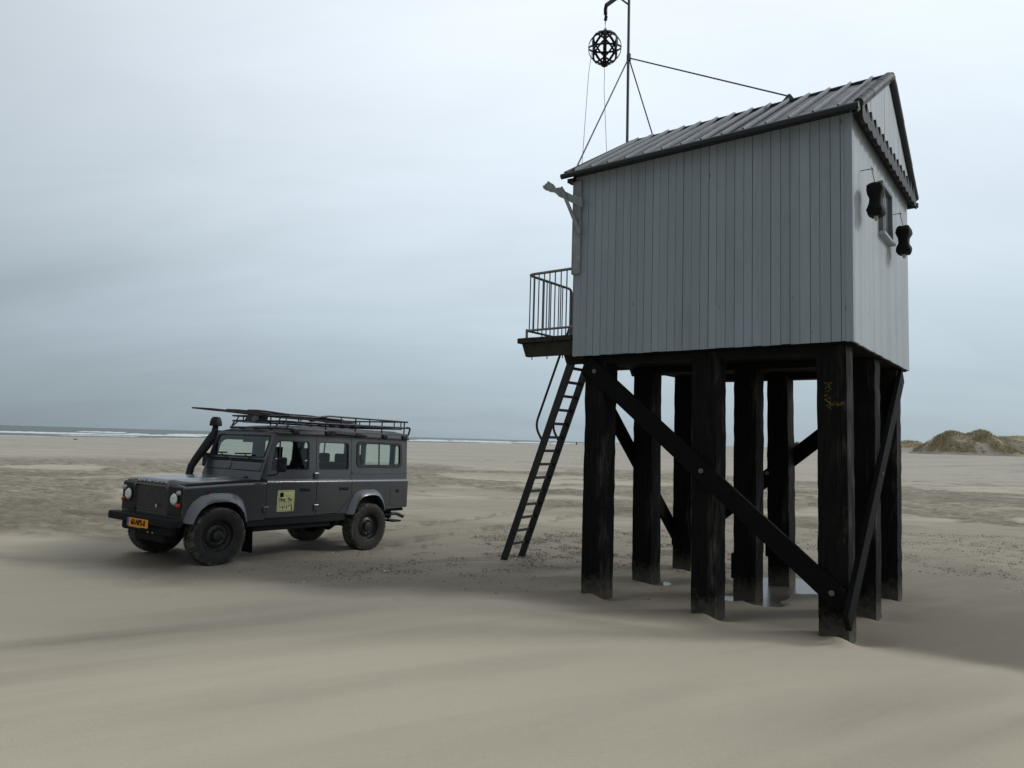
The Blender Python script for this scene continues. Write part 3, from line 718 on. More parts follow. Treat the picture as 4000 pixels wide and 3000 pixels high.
# --- window in the rear wall, partly behind the cork float
win = HB(); b0, b1, z0, z1 = 1.40, 1.90, 4.46, 5.02
for q in ((b0-.05, b0, z0, z1), (b1, b1+.05, z0, z1), (b0-.05, b1+.05, z1, z1+.05)): win.hbox(-.055, .0, *q)
wo = win.build('window', M['frame_grey'], hut, bevel=.003)
s_ = HB(); s_.hbox(-.012, -.006, b0, b1, z0, z1); pane = mat('dull_window_glass', (.10, .125, .135), .25); s_.build('pane', pane, wo)
s_ = HB(); s_.hbox(-.02, -.0125, (b0+b1)/2-.015, (b0+b1)/2+.015, z0, z1); s_.build('glazing_bar', M['trim_pale'], wo)
s_ = HB(); s_.hbox(-.075, .0, b0-.07, b1+.09, z0-.035, z0); s_.build('window_sill', M['paint_gable_sunlit'], wo, bevel=.004)

# --- piles
pi = 0
for ai, a in enumerate(PILE_A):
    for bi, b in enumerate(PILE_B):
        w = HB(); sz = .145; n = 34; rows = []
        z0 = -.7; z1 = 2.975
        wobx = [random.uniform(-.004, .004) for _ in range(n+1)]
        lean = random.uniform(-.012, .012)
        prof = [(-1,-1),(-.75,-1.02),(0,-1.015),(.75,-1.0),(1,-1),(1.01,-.7),(1.015,0),(1.0,.7),(1,1),(.7,1.01),(0,1.01),(-.7,1.01),(-1,1),(-1.01,.7),(-1.015,0),(-1.0,-.7)]
        for i in range(n+1):
            z = z0+(z1-z0)*i/n; fat = 1+.007*math.sin(z*2+pi)+random.uniform(-.006, .006)
            if z > 2.35 and ai == 0 and bi == 0: fat *= 1.045
            if z < 1.9 and pi % 3 == 2: fat *= 1.03
            jit = [random.uniform(-.0035, .0035) for _ in prof]
            rows.append([P(a+px*sz*fat+wobx[i]+lean*(z-1.5)/1.5+jit[j], b+py*sz*fat+jit[j], z) for j, (px, py) in enumerate(prof)])
        w.strip(rows, closed=True); w.f.append(tuple(range(len(prof)-1, -1, -1))); w.f.append(tuple(n*len(prof)+k for k in range(len(prof))))
        # tone: weathered side = faces turned to -a (the open beach)
        for k, v in enumerate(w.v):
            dx = -v[0]-a; w.t[k] = 1.0 if dx < -.09 else (.62 if ai == 2 and bi == 0 else .3)
        po = w.build('pile', M['pile'], hut, smooth=35)
        if (ai, bi) in ((1, 1), (1, 2), (0, 2)):
            s_ = HB(); zz = .55 if bi == 2 else .42; s_.hbox(a+sz, a+sz+.05, b-.1, b+.05, zz-.22, zz+.1); s_.build('timber_block', M['under'], po, bevel=.01)
        pi += 1
near_pile = [o for o in hut.children if o.name.startswith('pile')][6]
yl = mat('yellow_lichen', (.085, .075, .012), .9); s_ = HB()
for k in range(90):
    if k < 45: a = .258+random.gauss(0, .022); z = random.uniform(2.31, 2.60)
    else: a = random.uniform(.10, .27); z = 2.345+abs(random.gauss(0, .022))
    r_ = random.uniform(.004, .012); n = 5; s_.add([P(a+r_*random.uniform(.5, 1.2)*math.cos(i*1.2566), .0925, z+r_*random.uniform(.6, 1.4)*math.sin(i*1.2566)) for i in range(n)], [tuple(range(n))])
s_.build('lichen_patch', yl, near_pile, norm=False)
# --- braces with bolts
def brace(p, q, w_, t_, up, name='brace'):
    s_ = HB(); s_.beam(P(*p), P(*q), t_, w_, up=up, n=4, wob=.01); return s_.build(name, M['brace'], hut, bevel=.004)
def bolt(par, a, b, z, axis, r=.028):
    s_ = HB(); s_.disc(P(a, b, z), r, axis, .008); s_.disc(Vector(P(a, b, z))+Vector(axis)*.008, r*.45, axis, .014, n=6); s_.build('bolt', M['bolt'], par, smooth=40)
ext = lambda p, q, e: tuple(p[i]-(q[i]-p[i])*e for i in range(3))
p, q = (3.04, .068, 2.80), (.22, .068, .46)
o = brace(ext(p, q, .045), ext(q, p, .045), .215, .055, (0, 0, 1))
for f in (0.0, .508, 1.0): bolt(o, p[0]+(q[0]-p[0])*f, .040, p[2]+(q[2]-p[2])*f+.0, (0, -1, 0))
p, q = (3.10, 3.085, .42), (.24, 3.085, 2.78); o = brace(ext(p, q, .05), ext(q, p, .05), .215, .055, (0, 0, 1))
s_ = HB(); bolt(hut, 1.75, 2.755, 1.53, (0, -1, 0), .03)
p, q = (.045, .10, .40), (.045, 2.92, 2.86); o = brace(ext(p, q, .075), ext(q, p, .02), .215, .055, (0, 0, 1), 'brace')
for f in (.5, .97): bolt(o, .017, p[1]+(q[1]-p[1])*f, p[2]+(q[2]-p[2])*f, (1, 0, 0), .02)
p, q = (3.235, .25, 2.80), (3.235, 3.0, .42); o = brace(ext(p, q, .03), ext(q, p, .04), .215, .055, (0, 0, 1))
bolt(o, 3.207, 2.90, .50, (1, 0, 0), .03)

# --- platform
pl = HB()
for k in range(3):
    a0 = HL+.03+k*.295; pl.hbox(a0+.004, a0+.291, -.0, HW, 3.222, 3.290+.002*k)
plo = pl.build('platform', M['joist'], hut, bevel=.008)
for b in (.035, 1.05, 2.05, 3.06):
    s_ = HB(); s_.plate([(HL-.3, 3.035), (4.135, 3.035), (4.205, 3.22), (HL-.3, 3.22)] if True else [], [], lambda u, v, t: P(u, t, v), b, b+.075); s_.build('joist', M['joist'], plo, bevel=.005)
for k in range(3): 
    s_ = HB(); s_.tube([P(3.55+.25*k, .07, 3.036), P(3.55+.25*k, .07, 2.995)], .007, n=6); s_.build('bolt', M['ladder'], plo)
PA = 4.142
def railing(bn, bo, flip):
    """side rail at b=bn from the wall out, then along the front to b=bo"""
    s_ = HB(); zt = 4.178; zl = 3.40; r1 = .019
    pts = smooth_path([P(HL+.02, bn, zt), P(PA, bn, zt), P(PA, bo, zt), P(PA, bo, 3.29)], .10); s_.tube(pts, r1, n=10)
    s_.tube(smooth_path([P(HL+.04, bn, zl), P(PA, bn, zl), P(PA, bo, zl)], .03), .016, n=10)
    s_.tube([P(PA, bn, 3.27), P(PA, bn, zl+.02)], .018, n=10); s_.tube([P(HL+.035, bn, 3.27), P(HL+.035, bn, zt)], .018, n=10)
    ro = s_.build('railing', M['galv'], hut, smooth=50)
    for a in (4.041, 3.957, 3.867, 3.778, 3.689, 3.594, 3.502): 
        c_ = HB(); c_.tube([P(a, bn, zl), P(a, bn, zt)], .0085, n=6); c_.build('baluster', M['galv'], ro, smooth=50)
    n = 11
    for k in range(n): 
        b = bn+(bo-bn)*(k+.55)/n; c_ = HB(); c_.tube([P(PA, b, 3.29 if k > 2 else zl), P(PA, b, zt)], .0085, n=6); c_.build('baluster', M['galv'], ro, smooth=50)
railing(.06, 1.165, False); railing(HW-.06, HW-1.165, True)
# pale batten on the front corner, under the pointing arm
w = HB(); w.hbox(3.245, 3.352, -.045, -.0085, 4.07, 5.31, .7); w.hbox(3.352, 3.372, -.045, .05, 4.07, 5.31, .6)
w.build('corner_batten', M['trim_pale'], hut, bevel=.006)
s_ = HB(); s_.tube([P(3.35, .12, 4.36), P(3.40, .12, 4.36)], .02, n=8); s_.build('bell_knob', M['trim'], hut)
# door on the front (faces the ladder)
s_ = HB(); s_.hbox(HL+.006, HL+.035, 1.25, 2.10, 3.30, 5.15); do = s_.build('door', M['trim_pale'], hut); s_ = HB(); s_.tube([P(HL+.035, 1.33, 4.2), P(HL+.085, 1.33, 4.2)], .014, n=8); s_.build('handle', M['black_iron'], do)

# --- pointing arm sign
arm = hut_empty('pointing_hand_sign', 3.25, -.03, 4.95)
tag(arm, 'grey wooden signal arm ending in a cut-out hand, jutting from the hut front corner', 'hand sign')
off = P(3.25, -.03, 4.95)
s_ = HB(); s_.plate([(3.21, 5.06), (3.36, 5.125), (3.49, 5.205), (3.505, 5.235), (3.55, 5.262), (3.595, 5.268), (3.635, 5.268), (3.655, 5.305), (3.684, 5.342), (3.72, 5.365), (3.735, 5.362), (3.742, 5.385), (3.765, 5.385), (3.772, 5.362), (3.80, 5.362), (3.806, 5.348), (3.795, 5.342), (3.835, 5.345), (3.842, 5.332), (3.812, 5.322), (3.834, 5.318), (3.832, 5.305), (3.80, 5.302), (3.815, 5.292), (3.80, 5.278), (3.765, 5.262), (3.72, 5.236), (3.68, 5.228), (3.63, 5.20), (3.57, 5.14), (3.473, 5.090), (3.40, 5.04), (3.30, 4.985), (3.21, 4.935)], [], lambda u, v, t: P(u, t, v), -.078, -.047)
s_.build('hand_board', M['trim_pale'], arm, off=off)
s_ = HB(); s_.beam(P(3.53, -.09, 5.255), P(3.22, -.09, 4.585), .022, .045, up=(1, 0, .3)); s_.build('strut', M['trim_pale'], arm, off=off, bevel=.004)

# --- ladder
lad = hut_empty('ladder', 5.37, 1.54, .08); off = P(5.37, 1.54, .08)
tag(lad, 'dark steel ladder with curved handrails leaning from the sand up to the hut platform', 'ladder')
la = lambda z: 5.405-.3818*z
for b in (1.31, 1.77):
    s_ = HB(); s_.beam(P(la(-.25), b, -.25), P(la(3.30), b, 3.30), .035, .115, up=(-1, 0, .38)); so_ = s_.build('stringer', M['ladder'], lad, off=off, bevel=.003)
    # handrail
    oz = .26
    pts = smooth_path([P(la(1.86), b, 1.86), P(la(2.10)+oz, b, 2.12), P(la(4.0)+oz-.02, b, 4.0), P(3.98, b, 4.2)], .16, 6)
    s_ = HB(); s_.tube(pts, .019, n=10); s_.build('handrail', M['ladder'], lad, off=off, smooth=50)
for k in range(15):
    z = .263+.2117*k
    s_ = HB(); s_.beam(P(la(z), 1.32, z), P(la(z), 1.76, z), .036, .042, up=(0, 0, 1)); s_.build('rung', M['ladder'], lad, off=off, bevel=.003)

# --- signal mast
mst = hut_empty('signal_mast', 3.52, HR, 5.6); off = P(3.52, HR, 5.6)
tag(mst, 'tall grey steel mast with a hook arm and three slanting stays above the hut roof', 'mast')
s_ = HB(); s_.tube([P(3.51, HR, 3.6), P(3.535, HR, 9.4)], .0215, n=14); s_.build('pole', M['mast'], mst, off=off, smooth=50)
s_ = HB(); s_.tube([P(3.52, HR, 7.79), P(3.52, HR, 7.90)], .034, n=14); s_.build('collar', M['mast'], mst, off=off, smooth=50)
for e in ((1.107, HR, 6.545), (3.36, -.02, 5.47), (3.36, HW+.02, 5.47)):
    s_ = HB(); s_.tube([P(3.52, HR, 7.84), P(*e)], .0105, n=8); s_.build('stay', M['mast'], mst, off=off, smooth=50)
s_ = HB(); s_.plate([(1.04, RIDGE+.02), (1.20, RIDGE+.02), (1.12, RIDGE+.10), (1.09, RIDGE+.10)], [], lambda u, v, t: P(u, t, v), HR-.02, HR+.02); s_.build('ridge_bracket', M['mast'], mst, off=off)
s_ = HB(); s_.beam(P(3.53, HR, 8.97), P(3.945, HR, 8.845), .05, .05); s_.build('arm', M['mast'], mst, off=off, bevel=.006)
s_ = HB(); s_.tube([P(3.53, HR, 8.70), P(3.72, HR, 8.90)], .014, n=8); s_.build('arm_brace', M['mast'], mst, off=off)
s_ = HB(); s_.tube(smooth_path([P(3.935, HR, 8.86), P(3.955, HR, 8.79), P(3.95, HR, 8.70)], .03), [.028]*7 if False else .030, n=10); s_.tube([P(3.955, HR, 8.72), P(3.935, HR, 8.64)], .022, n=8); s_.tube([P(3.94, HR, 8.66), P(3.95, HR, 8.60)], .027, n=10); s_.build('pulley_block', M['black_iron'], mst, off=off, smooth=50)
# --- halyard
hal = HB(); hal.tube([P(3.945, HR, 8.62), P(3.957, HR, 8.44)], .004, n=5); hal.tube([P(3.965, HR+.01, 8.62), P(3.965, HR+.03, 8.44), P(4.00, HR-.30, 8.0), P(4.05, HR-.31, 7.6), P(3.80, .75, 5.0), P(3.80, .75, 4.2)], .004, n=5)
hal.tube([P(3.950, HR, 7.83), P(3.955, HR+.01, 7.72), P(3.95, HR, 7.45), P(3.80, HR, 5.2), P(3.75, HR-.05, 4.2)], .004, n=5)
ho = hal.build('halyard', M['rope'], None, norm=False); x, y = hutxy(0, 0); ho.location = (x, y, 0); ho.rotation_euler = HROT
tag(ho, 'thin wire line running from the mast hook past the black ball to the platform', 'rope')
# --- signal ball
bc = (3.952, HR, 8.143); ball = hut_empty('signal_ball', bc[0], bc[1], bc[2]-.275)
tag(ball, 'black open ball of curved iron straps hanging from the mast hook', 'signal ball'); off = P(bc[0], bc[1], bc[2]-.275)
RB = .262; C0 = Vector(P(*bc))
def hoop(normal, rad, wd):
    nrm = Vector(normal).normalized(); a_ = nrm.cross(Vector((0, 0, 1))).normalized() if abs(nrm.z) < .95 else Vector((1, 0, 0)); b_ = nrm.cross(a_); s_ = HB(); rows = []
    for i in range(49):
        t_ = 2*math.pi*i/48; d = a_*math.cos(t_)+b_*math.sin(t_); rows.append([C0+d*rad-nrm*wd/2, C0+d*rad+nrm*wd/2, C0+d*(rad-.004)+nrm*wd/2, C0+d*(rad-.004)-nrm*wd/2])
    s_.strip(rows, closed=True); s_.build('iron_hoop', M['black_iron'], ball, off=off)
for k in range(4): an = math.pi*k/4+R(31); hoop((math.cos(an), math.sin(an), 0), RB, .046)
for k in range(4): an = 2*math.pi*k/4+R(-59); hoop((math.cos(an)*math.sin(R(44)), math.sin(an)*math.sin(R(44)), math.cos(R(44))), RB-.006, .030)
s_ = HB(); s_.tube([C0+Vector((0, 0, -RB)), C0+Vector((0, 0, RB))], .030, n=10); s_.build('centre_post', M['black_iron'], ball, off=off, smooth=50)
for sg in (1, -1):
    s_ = HB(); s_.disc(C0+Vector((0, 0, sg*RB-.01)), .055, (0, 0, sg), .018); s_.tube([C0+Vector((.022*math.cos(t_), 0, sg*(RB+.035)+.022*math.sin(t_))) for t_ in np.linspace(0, 6.28, 13)], .006, n=6)
    s_.tube([C0+Vector((-.04, 0, sg*(RB+.028)))+Vector((0, 0, 0)), C0+Vector((.0, 0, sg*(RB+.02)))], .006, n=6); s_.build('shackle', M['black_iron'], ball, off=off, smooth=50)

# --- cork floats hung on the rear wall
def hang_float(b, z, lab, seed):
    e = hut_empty('hanging_float', -.13, b, z); tag(e, lab, 'float', 'black floats hung on the rear wall'); off = P(-.13, b, z); random.seed(seed)
    A_ = -.15; s_ = HB(); rows = []
    prof = [(.23, .060, .05), (.222, .082, .065), (.185, .112, .08), (.12, .118, .085), (.075, .095, .07), (.03, .084, .06), (-.04, .084, .06), (-.09, .10, .075), (-.13, .116, .085), (-.175, .110, .08), (-.205, .080, .065), (-.215, .06, .05)]
    for dz, hw, ht in prof:
        row = []
        for k in range(16):
            t_ = 2*math.pi*k/16; c_, s2 = math.cos(t_), math.sin(t_)
            ex = lambda v: math.copysign(abs(v)**.5, v)
            j = 1+random.uniform(-.07, .07); row.append(P(A_+ex(s2)*ht*j, b+ex(c_)*hw*j, z+dz*.80+random.uniform(-.004, .004)))
        rows.append(row)
    s_.strip(rows, closed=True); s_.f.append(tuple(range(16))); s_.f.append(tuple(len(rows)*16-16+k for k in range(16)))
    s_.build('float_body', M['rubber'], e, off=off, smooth=45)
    s_ = HB(); s_.tube([P(A_, b-.005, z-.16), P(A_, b+.012, z-.215)], [.026, .014], n=7); s_.build('wooden_peg', M['peg'], e, off=off)
    s_ = HB(); zn = z+.36; s_.tube([P(-.11, b+.01, zn), P(A_, b-.04, z+.175)], .0035, n=5); s_.tube([P(-.11, b+.01, zn), P(A_+.01, b+.05, z+.18)], .0035, n=5); s_.build('hanging_string', M['rope'], e, off=off)
    s_ = HB(); s_.tube([P(.0, b+.01, zn), P(-.125, b+.01, zn)], .0045, n=6); s_.beam(P(-.115, b-.06, zn+.002), P(-.115, b+.08, zn-.002), .004, .004); s_.build('nail', M['rust'], e, off=off)
hang_float(.425, 4.535, 'black bottle-waisted float hanging left of the window on the hut rear wall', 4)
hang_float(2.08, 4.50, 'black bottle-waisted float hanging right of the window near the far wall edge', 9)
random.seed(77)
# ================================================================ off-road car (local: x forward = -s, y = l to its left, z up)
M['carp'] = None
def m_carpaint(name, col, rough=.38, dust=.5):
    m = mat(name, col, rough, .6); t = NT(m); c = t.coord('Object'); b = t.b
    b.inputs['Coat Weight'].default_value = .75; b.inputs['Coat Roughness'].default_value = .14
    sep = t.n('ShaderNodeSeparateXYZ', {0: c}); n = t.noise(c, 7, 6, .65)
    low = t.rng(sep.outputs[2], .55, 1.15, 1, .15); d = t.math('MULTIPLY', t.math('MULTIPLY', low, t.rng(n, .3, .75)), dust, clamp=True)
    n2 = t.rng(t.noise(c, 2.0, 4, .5), .3, .7, .9, 1.1)
    cc = t.n('ShaderNodeVectorMath', {0: col, 'Scale': n2}, operation='SCALE').outputs[0]
    t.to('Base Color', t.mix(t.math('MULTIPLY', d, .45), cc, (.10, .092, .078))); t.to('Roughness', t.math('ADD', t.math('MULTIPLY', d, .35), rough))
    t.bump(t.noise(c, 1.6, 3, .5), .06, .02)
    return m
M['carp'] = m_carpaint('gunmetal_car_paint', (.060, .064, .070), .36, .42)
M['flare'] = m_carpaint('arch_grey_paint', (.092, .098, .110), .34, .3)
M['roofp'] = m_carpaint('flat_roof_paint', (.045, .048, .053), .55, .2); NT(M['roofp']).b.inputs['Coat Weight'].default_value = 0
M['slat'] = m_simple('grille_slat_plastic', (.014, .016, .020), .4, var=.2)
M['blackp'] = m_simple('matt_black_plastic', (.012, .0125, .014), .55, var=.25, scale=20)
M['blackt'] = m_simple('satin_black_tube', (.010, .012, .018), .32, .2, var=.2, scale=20, bump=0)
M['cabin'] = m_simple('dark_cabin_trim', (.010, .010, .011), .8, var=.3, scale=10)
M['rubber_seal'] = m_simple('window_rubber', (.006, .006, .007), .5, bump=0)
def m_glass(name, tint, gl=1.0):
    m = bpy.data.materials.new(name); m.use_nodes = True; nt = m.node_tree; nt.nodes.clear()
    o = nt.nodes.new('ShaderNodeOutputMaterial'); tr = nt.nodes.new('ShaderNodeBsdfTransparent'); tr.inputs[0].default_value = (*tint, 1)
    g = nt.nodes.new('ShaderNodeBsdfGlossy'); g.inputs['Roughness'].default_value = .04; g.inputs[0].default_value = (.8, .9, .92, 1)
    fr = nt.nodes.new('ShaderNodeFresnel'); fr.inputs[0].default_value = 1.5; mu = nt.nodes.new('ShaderNodeMath'); mu.operation = 'MULTIPLY'; mu.inputs[1].default_value = gl
    mx = nt.nodes.new('ShaderNodeMixShader'); nt.links.new(fr.outputs[0], mu.inputs[0]); nt.links.new(mu.outputs[0], mx.inputs[0]); nt.links.new(tr.outputs[0], mx.inputs[1]); nt.links.new(g.outputs[0], mx.inputs[2]); nt.links.new(mx.outputs[0], o.inputs[0])
    return m
M['glass'] = m_glass('tinted_window_glass', (.84, .94, .95), .9)
M['glass_ws'] = m_glass('windscreen_glass', (.82, .92, .89), 1.7)
def m_tyre():
    m = mat('dusty_tyre_rubber', (.015, .015, .015), .85); t = NT(m); c = t.coord('Object'); n = t.noise(c, 14, 6, .7); tn = t.attr('tone')
    f = t.math('MULTIPLY', t.rng(n, .38, .68), t.rng(tn, .3, .8, .06, .85), clamp=True); t.to('Base Color', t.mix(f, (.012, .012, .012), (.20, .18, .145))); t.bump(n, .3, .006); return m
M['tyre'] = m_tyre()
M['rim'] = m_simple('dull_black_steel_wheel', (.016, .015, .015), .42, .3, var=.3, scale=12, dirt=(.07, .062, .05), dirt_amt=.4)
M['lens'] = mat('headlight_glass', (.62, .68, .66), .10, .3); _t = NT(M['lens']); _t.bump(_t.n('ShaderNodeTexWave', {'Vector': _t.coord('Object'), 'Scale': 14.0}, bands_direction='Y').outputs[1], .2, .004)
M['chrome'] = mat('bright_metal', (.5, .5, .5), .2, .9)
M['orange'] = m_simple('orange_lens', (.32, .036, .008), .3, bump=0)
M['redlens'] = m_simple('dark_red_lens', (.10, .008, .008), .3, bump=0)
M['clear'] = mat('clear_lens', (.35, .37, .36), .15, .3)
M['plate_y'] = m_simple('yellow_number_plate', (.72, .27, .012), .4, var=.06, scale=8, bump=0)
M['plate_b'] = mat('blue_strip', (.03, .08, .35), .4)
M['ink'] = mat('black_ink', (.004, .004, .003), .7, spec=.1)
M['ink_grey'] = mat('grey_ink', (.20, .21, .12), .6)
M['cream'] = m_simple('cream_sign_panel', (.52, .52, .26), .5, var=.05, scale=8, bump=0)
M['white_mark'] = mat('silver_print', (.35, .36, .36), .5)
M['plank'] = m_simple('weathered_dark_plank', (.024, .020, .020), .6, var=.5, scale=7, bump=.3)

slope = .015+(CZR-CZF)/2.794
car = empty('offroad_car', (CX, CY, CZF-.021), (0, slope, CYAW))   # rotation: pitch about y then yaw
tag(car, 'dark grey off-road car with roof rack, snorkel and orange number plate, parked on sand', 'car')
Q = lambda s, l, z: (-s, l, z)
def tube_s(pts, r, n=8, rr=.0, seg=5): 
    b = MB(); b.tube(smooth_path([Q(*p) for p in pts], rr, seg) if rr else [Q(*p) for p in pts], r, n=n); return b
SIDES = (1, -1)
def lz(z):      # half width of the upper body
    return .765-.045*(z-1.17)/.70
arch_fo = [(-.53,.615),(-.47,.78),(-.40,.89),(-.29,.965),(-.15,.995),(0,1.0),(.14,.995),(.26,.965),(.36,.885),(.42,.77),(.46,.60)]
arch_fi = [(-.425,.60),(-.375,.715),(-.315,.795),(-.225,.855),(-.12,.88),(0,.885),(.11,.88),(.205,.85),(.285,.79),(.345,.71),(.385,.58)]
arch_ro = [(2.315,.60),(2.375,.76),(2.44,.88),(2.54,.965),(2.66,.995),(2.79,1.0),(2.92,.995),(3.03,.96),(3.12,.88),(3.17,.78),(3.205,.64)]
arch_ri = [(2.415,.60),(2.465,.73),(2.52,.815),(2.60,.88),(2.69,.905),(2.79,.91),(2.89,.905),(2.97,.88),(3.04,.815),(3.09,.735),(3.115,.64)]
wing = empty('tmp', (0, 0, 0)); bpy.data.objects.remove(wing)
# --- shell: side skins with real openings
for sd in SIDES:
    side = lambda u, v, t: Q(u, sd*(.80-t), v)
    # front wing side
    b = MB(); mid_f = [((a[0]+c[0])/2, (a[1]+c[1])/2) for a, c in zip(arch_fo, arch_fi)]
    b.plate([(-.54, 1.045), (-.54, .70), (-.525, .62)]+mid_f[0:]+[(.745, .60), (.745, 1.105)], [], side, 0, .03)
    # rounded shoulder running back and up, then the wing top
    rows = []
    for s in np.linspace(-.54, .745, 9):
        zt = 1.045+.06*(s+.54)/1.285; row = []
        for k in range(7):
            a = R(90*k/6); row.append(Q(s, sd*(.80-.06*(1-math.cos(a))), zt+.055*math.sin(a)))
        row += [Q(s, sd*.62, zt+.062), Q(s, sd*.45, zt+.060)]; rows.append(row)
    b.strip(rows)
    b.plate([(.43, .62), (.79, .62), (.80, 1.045), (.79, 1.08), (.74, 1.10), (.43, 1.10)], [[(.60+.115*math.cos(x), .90+.115*math.sin(x)) for x in np.linspace(0, 6.28, 20)[:-1]]], lambda u, v, t: Q(-.54+t, sd*u, v), 0, .02)
    wo = b.build('front_wing', M['carp'], car, smooth=40)
    b = MB(); b.box(Q(.70, sd*.63-.0, 1.105)[0:1]+(min(sd*.63, sd*.77), 1.103), (.42, max(sd*.63, sd*.77), 1.112)); 
    rows = [[Q(s, sd*l, 1.113+.06*(s+.54)/1.285) for l in (.56, .60, .68, .765)] for s in np.linspace(-.50, .70, 12)]
    b = MB(); b.strip(rows); b.strip([[Q(s, sd*.765, 1.113+.06*(s+.54)/1.285), Q(s, sd*.765, 1.10+.06*(s+.54)/1.285)] for s in np.linspace(-.50, .70, 12)]); 
    for s in np.arange(-.47, .68, .045): 
        for l in (.60, .65, .70, .74): b.beam(Q(s, sd*l, 1.1145+.06*(s+.54)/1.285), Q(s+.022, sd*(l+.016), 1.1155+.06*(s+.54)/1.285), .008, .004)
    b.build('chequer_plate', M['blackp'], wo)
    b = MB(); b.box(Q(-.155, sd*.806 if sd < 0 else .798, 1.02)[0:1]+(min(sd*.798, sd*.812), 1.017), (.215, max(sd*.798, sd*.812), 1.045)); b.build('side_repeater', M['redlens'], wo, bevel=.003)
    # doors: lower skin + window frame in one sheet, with the window left open
    def door(name, lower, upper, hole, lab=None):
        b = MB(); b.plate(lower, [], side, 0, .03)
        s0 = lower[0][0]; s1 = max(p[0] for p in lower)
        rows = [[Q(s, sd*(.80-.035*(1-math.cos(R(90*k/5)))), 1.125+.045*math.sin(R(90*k/5))) for k in range(6)] for s in (s0, s1)]; b.strip(rows)
        b.plate(upper, [round_poly(hole, .05)], lambda u, v, t: Q(u, sd*(lz(v)-t), v), 0, .035)
        o = b.build(name, M['carp'], car, smooth=38)
        # rubber seal and glass
        cx = sum(p[0] for p in hole)/len(hole); cz = sum(p[1] for p in hole)/len(hole); inner = [(cx+(u-cx)*.955, cz+(v-cz)*.94) for u, v in hole]
        f = MB(); f.plate(round_poly(hole, .05), [round_poly(inner, .045)], lambda u, v, t: Q(u, sd*(lz(v)-t), v), .006, .030); f.build('window_seal', M['rubber_seal'], o)
        gl = MB(); gl.add([Q(u, sd*(lz(v)-.02), v) for u, v in round_poly(hole, .05)], [tuple(range(len(round_poly(hole, .05))))]); gl.build('window', M['glass'], o, norm=False)
        return o
    d1 = door('door', [(.752, .615), (1.672, .615), (1.672, 1.125), (.752, 1.125)], [(.672, 1.20), (.76, 1.17), (1.672, 1.17), (1.672, 1.868), (.895, 1.868)], [(.825, 1.315), (1.54, 1.315), (1.535, 1.765), (.975, 1.765), (.90, 1.70)])
    d2 = door('door', [(1.682, .615), (2.10, .635), (2.36, .86), (2.405, .93), (2.405, 1.125), (1.682, 1.125)], [(1.682, 1.17), (2.405, 1.17), (2.405, 1.868), (1.682, 1.868)], [(1.725, 1.325), (2.36, 1.325), (2.355, 1.77), (1.725, 1.77)])
    for dd, s in ((d1, 1.45), (d2, 2.24)):
        b = MB(); b.box(Q(s+.10, 0, 0)[:1]+(min(sd*.797, sd*.812), 1.00), (-s+.09, max(sd*.797, sd*.812), 1.045)); b.box((-s-.09, min(sd*.80, sd*.825), 1.012), (-s+.03, max(sd*.80, sd*.825), 1.03)); b.build('door_handle', M['blackp'], dd, bevel=.004)
    if sd > 0:
        b = MB(); b.tube([Q(.98, .745, 1.33), Q(.985, .725, 1.76)], .011, n=6); b.build('quarterlight_bar', M['rubber_seal'], d1)
    for dd, s in ((d1, .75), (d2, 1.677)):
        for z in (.74, 1.235):
            if s < 1 and z > 1: continue
            yy = .80 if z < 1 else .765; b = MB(); b.box((-s-.045, min(sd*yy, sd*(yy+.022)), z-.045), (-s+.045, max(sd*yy, sd*(yy+.022)), z+.045)); b.build('hinge', M['carp'], dd, bevel=.008)
    # rear quarter
    b = MB(); mid_r = [((a[0]+c[0])/2, (a[1]+c[1])/2) for a, c in zip(arch_ro, arch_ri)]
    b.plate([(2.118, .622), (2.375, .848), (2.40, .84), (2.33, .70), (2.32, .622)], [], side, 0, .03); b.plate([(2.09, .62), (2.34, .62), (2.43, .84), (2.43, .96), (2.39, .95), (2.34, .88)], [], side, .008, .028)
    b.plate([(2.413, .94), (2.413, 1.125), (3.75, 1.125), (3.75, .665), (3.16, .645)]+list(reversed(mid_r))[1:-2], [], side, 0, .03)
    b.strip([[Q(s, sd*(.80-.035*(1-math.cos(R(90*k/5)))), 1.125+.045*math.sin(R(90*k/5))) for k in range(6)] for s in (2.413, 3.75)])
    hole = [(2.56, 1.395), (3.585, 1.395), (3.585, 1.785), (2.56, 1.785)]
    b.plate([(2.413, 1.17), (3.75, 1.17), (3.75, 1.868), (2.413, 1.868)], [round_poly(hole, .06)], lambda u, v, t: Q(u, sd*(lz(v)-t), v), 0, .035)
    b.plate([(2.43, 1.262), (3.742, 1.262), (3.742, 1.292), (2.43, 1.292)], [], lambda u, v, t: Q(u, sd*(lz(v)-t), v), -.012, .0)
    ro_ = b.build('rear_quarter', M['carp'], car, smooth=38)
    f = MB(); outr = [(2.53, 1.365), (3.615, 1.365), (3.615, 1.815), (2.53, 1.815)]; inn = [(2.585, 1.415), (3.56, 1.415), (3.56, 1.768), (2.585, 1.768)]
    f.plate(round_poly(outr, .10, 5), [round_poly(inn, .06, 4)], lambda u, v, t: Q(u, sd*(lz(v)-t), v), -.012, .03)
    f.plate([(3.05, 1.415), (3.075, 1.415), (3.075, 1.768), (3.05, 1.768)], [], lambda u, v, t: Q(u, sd*(lz(v)-t), v), .006, .02)
    fo = f.build('window_frame', M['rubber_seal'], ro_, bevel=.003)
    gl = MB(); gl.add([Q(u, sd*(lz(v)-.022), v) for u, v in outr], [(0, 1, 2, 3)]); gl.build('window', M['glass'], ro_, norm=False)
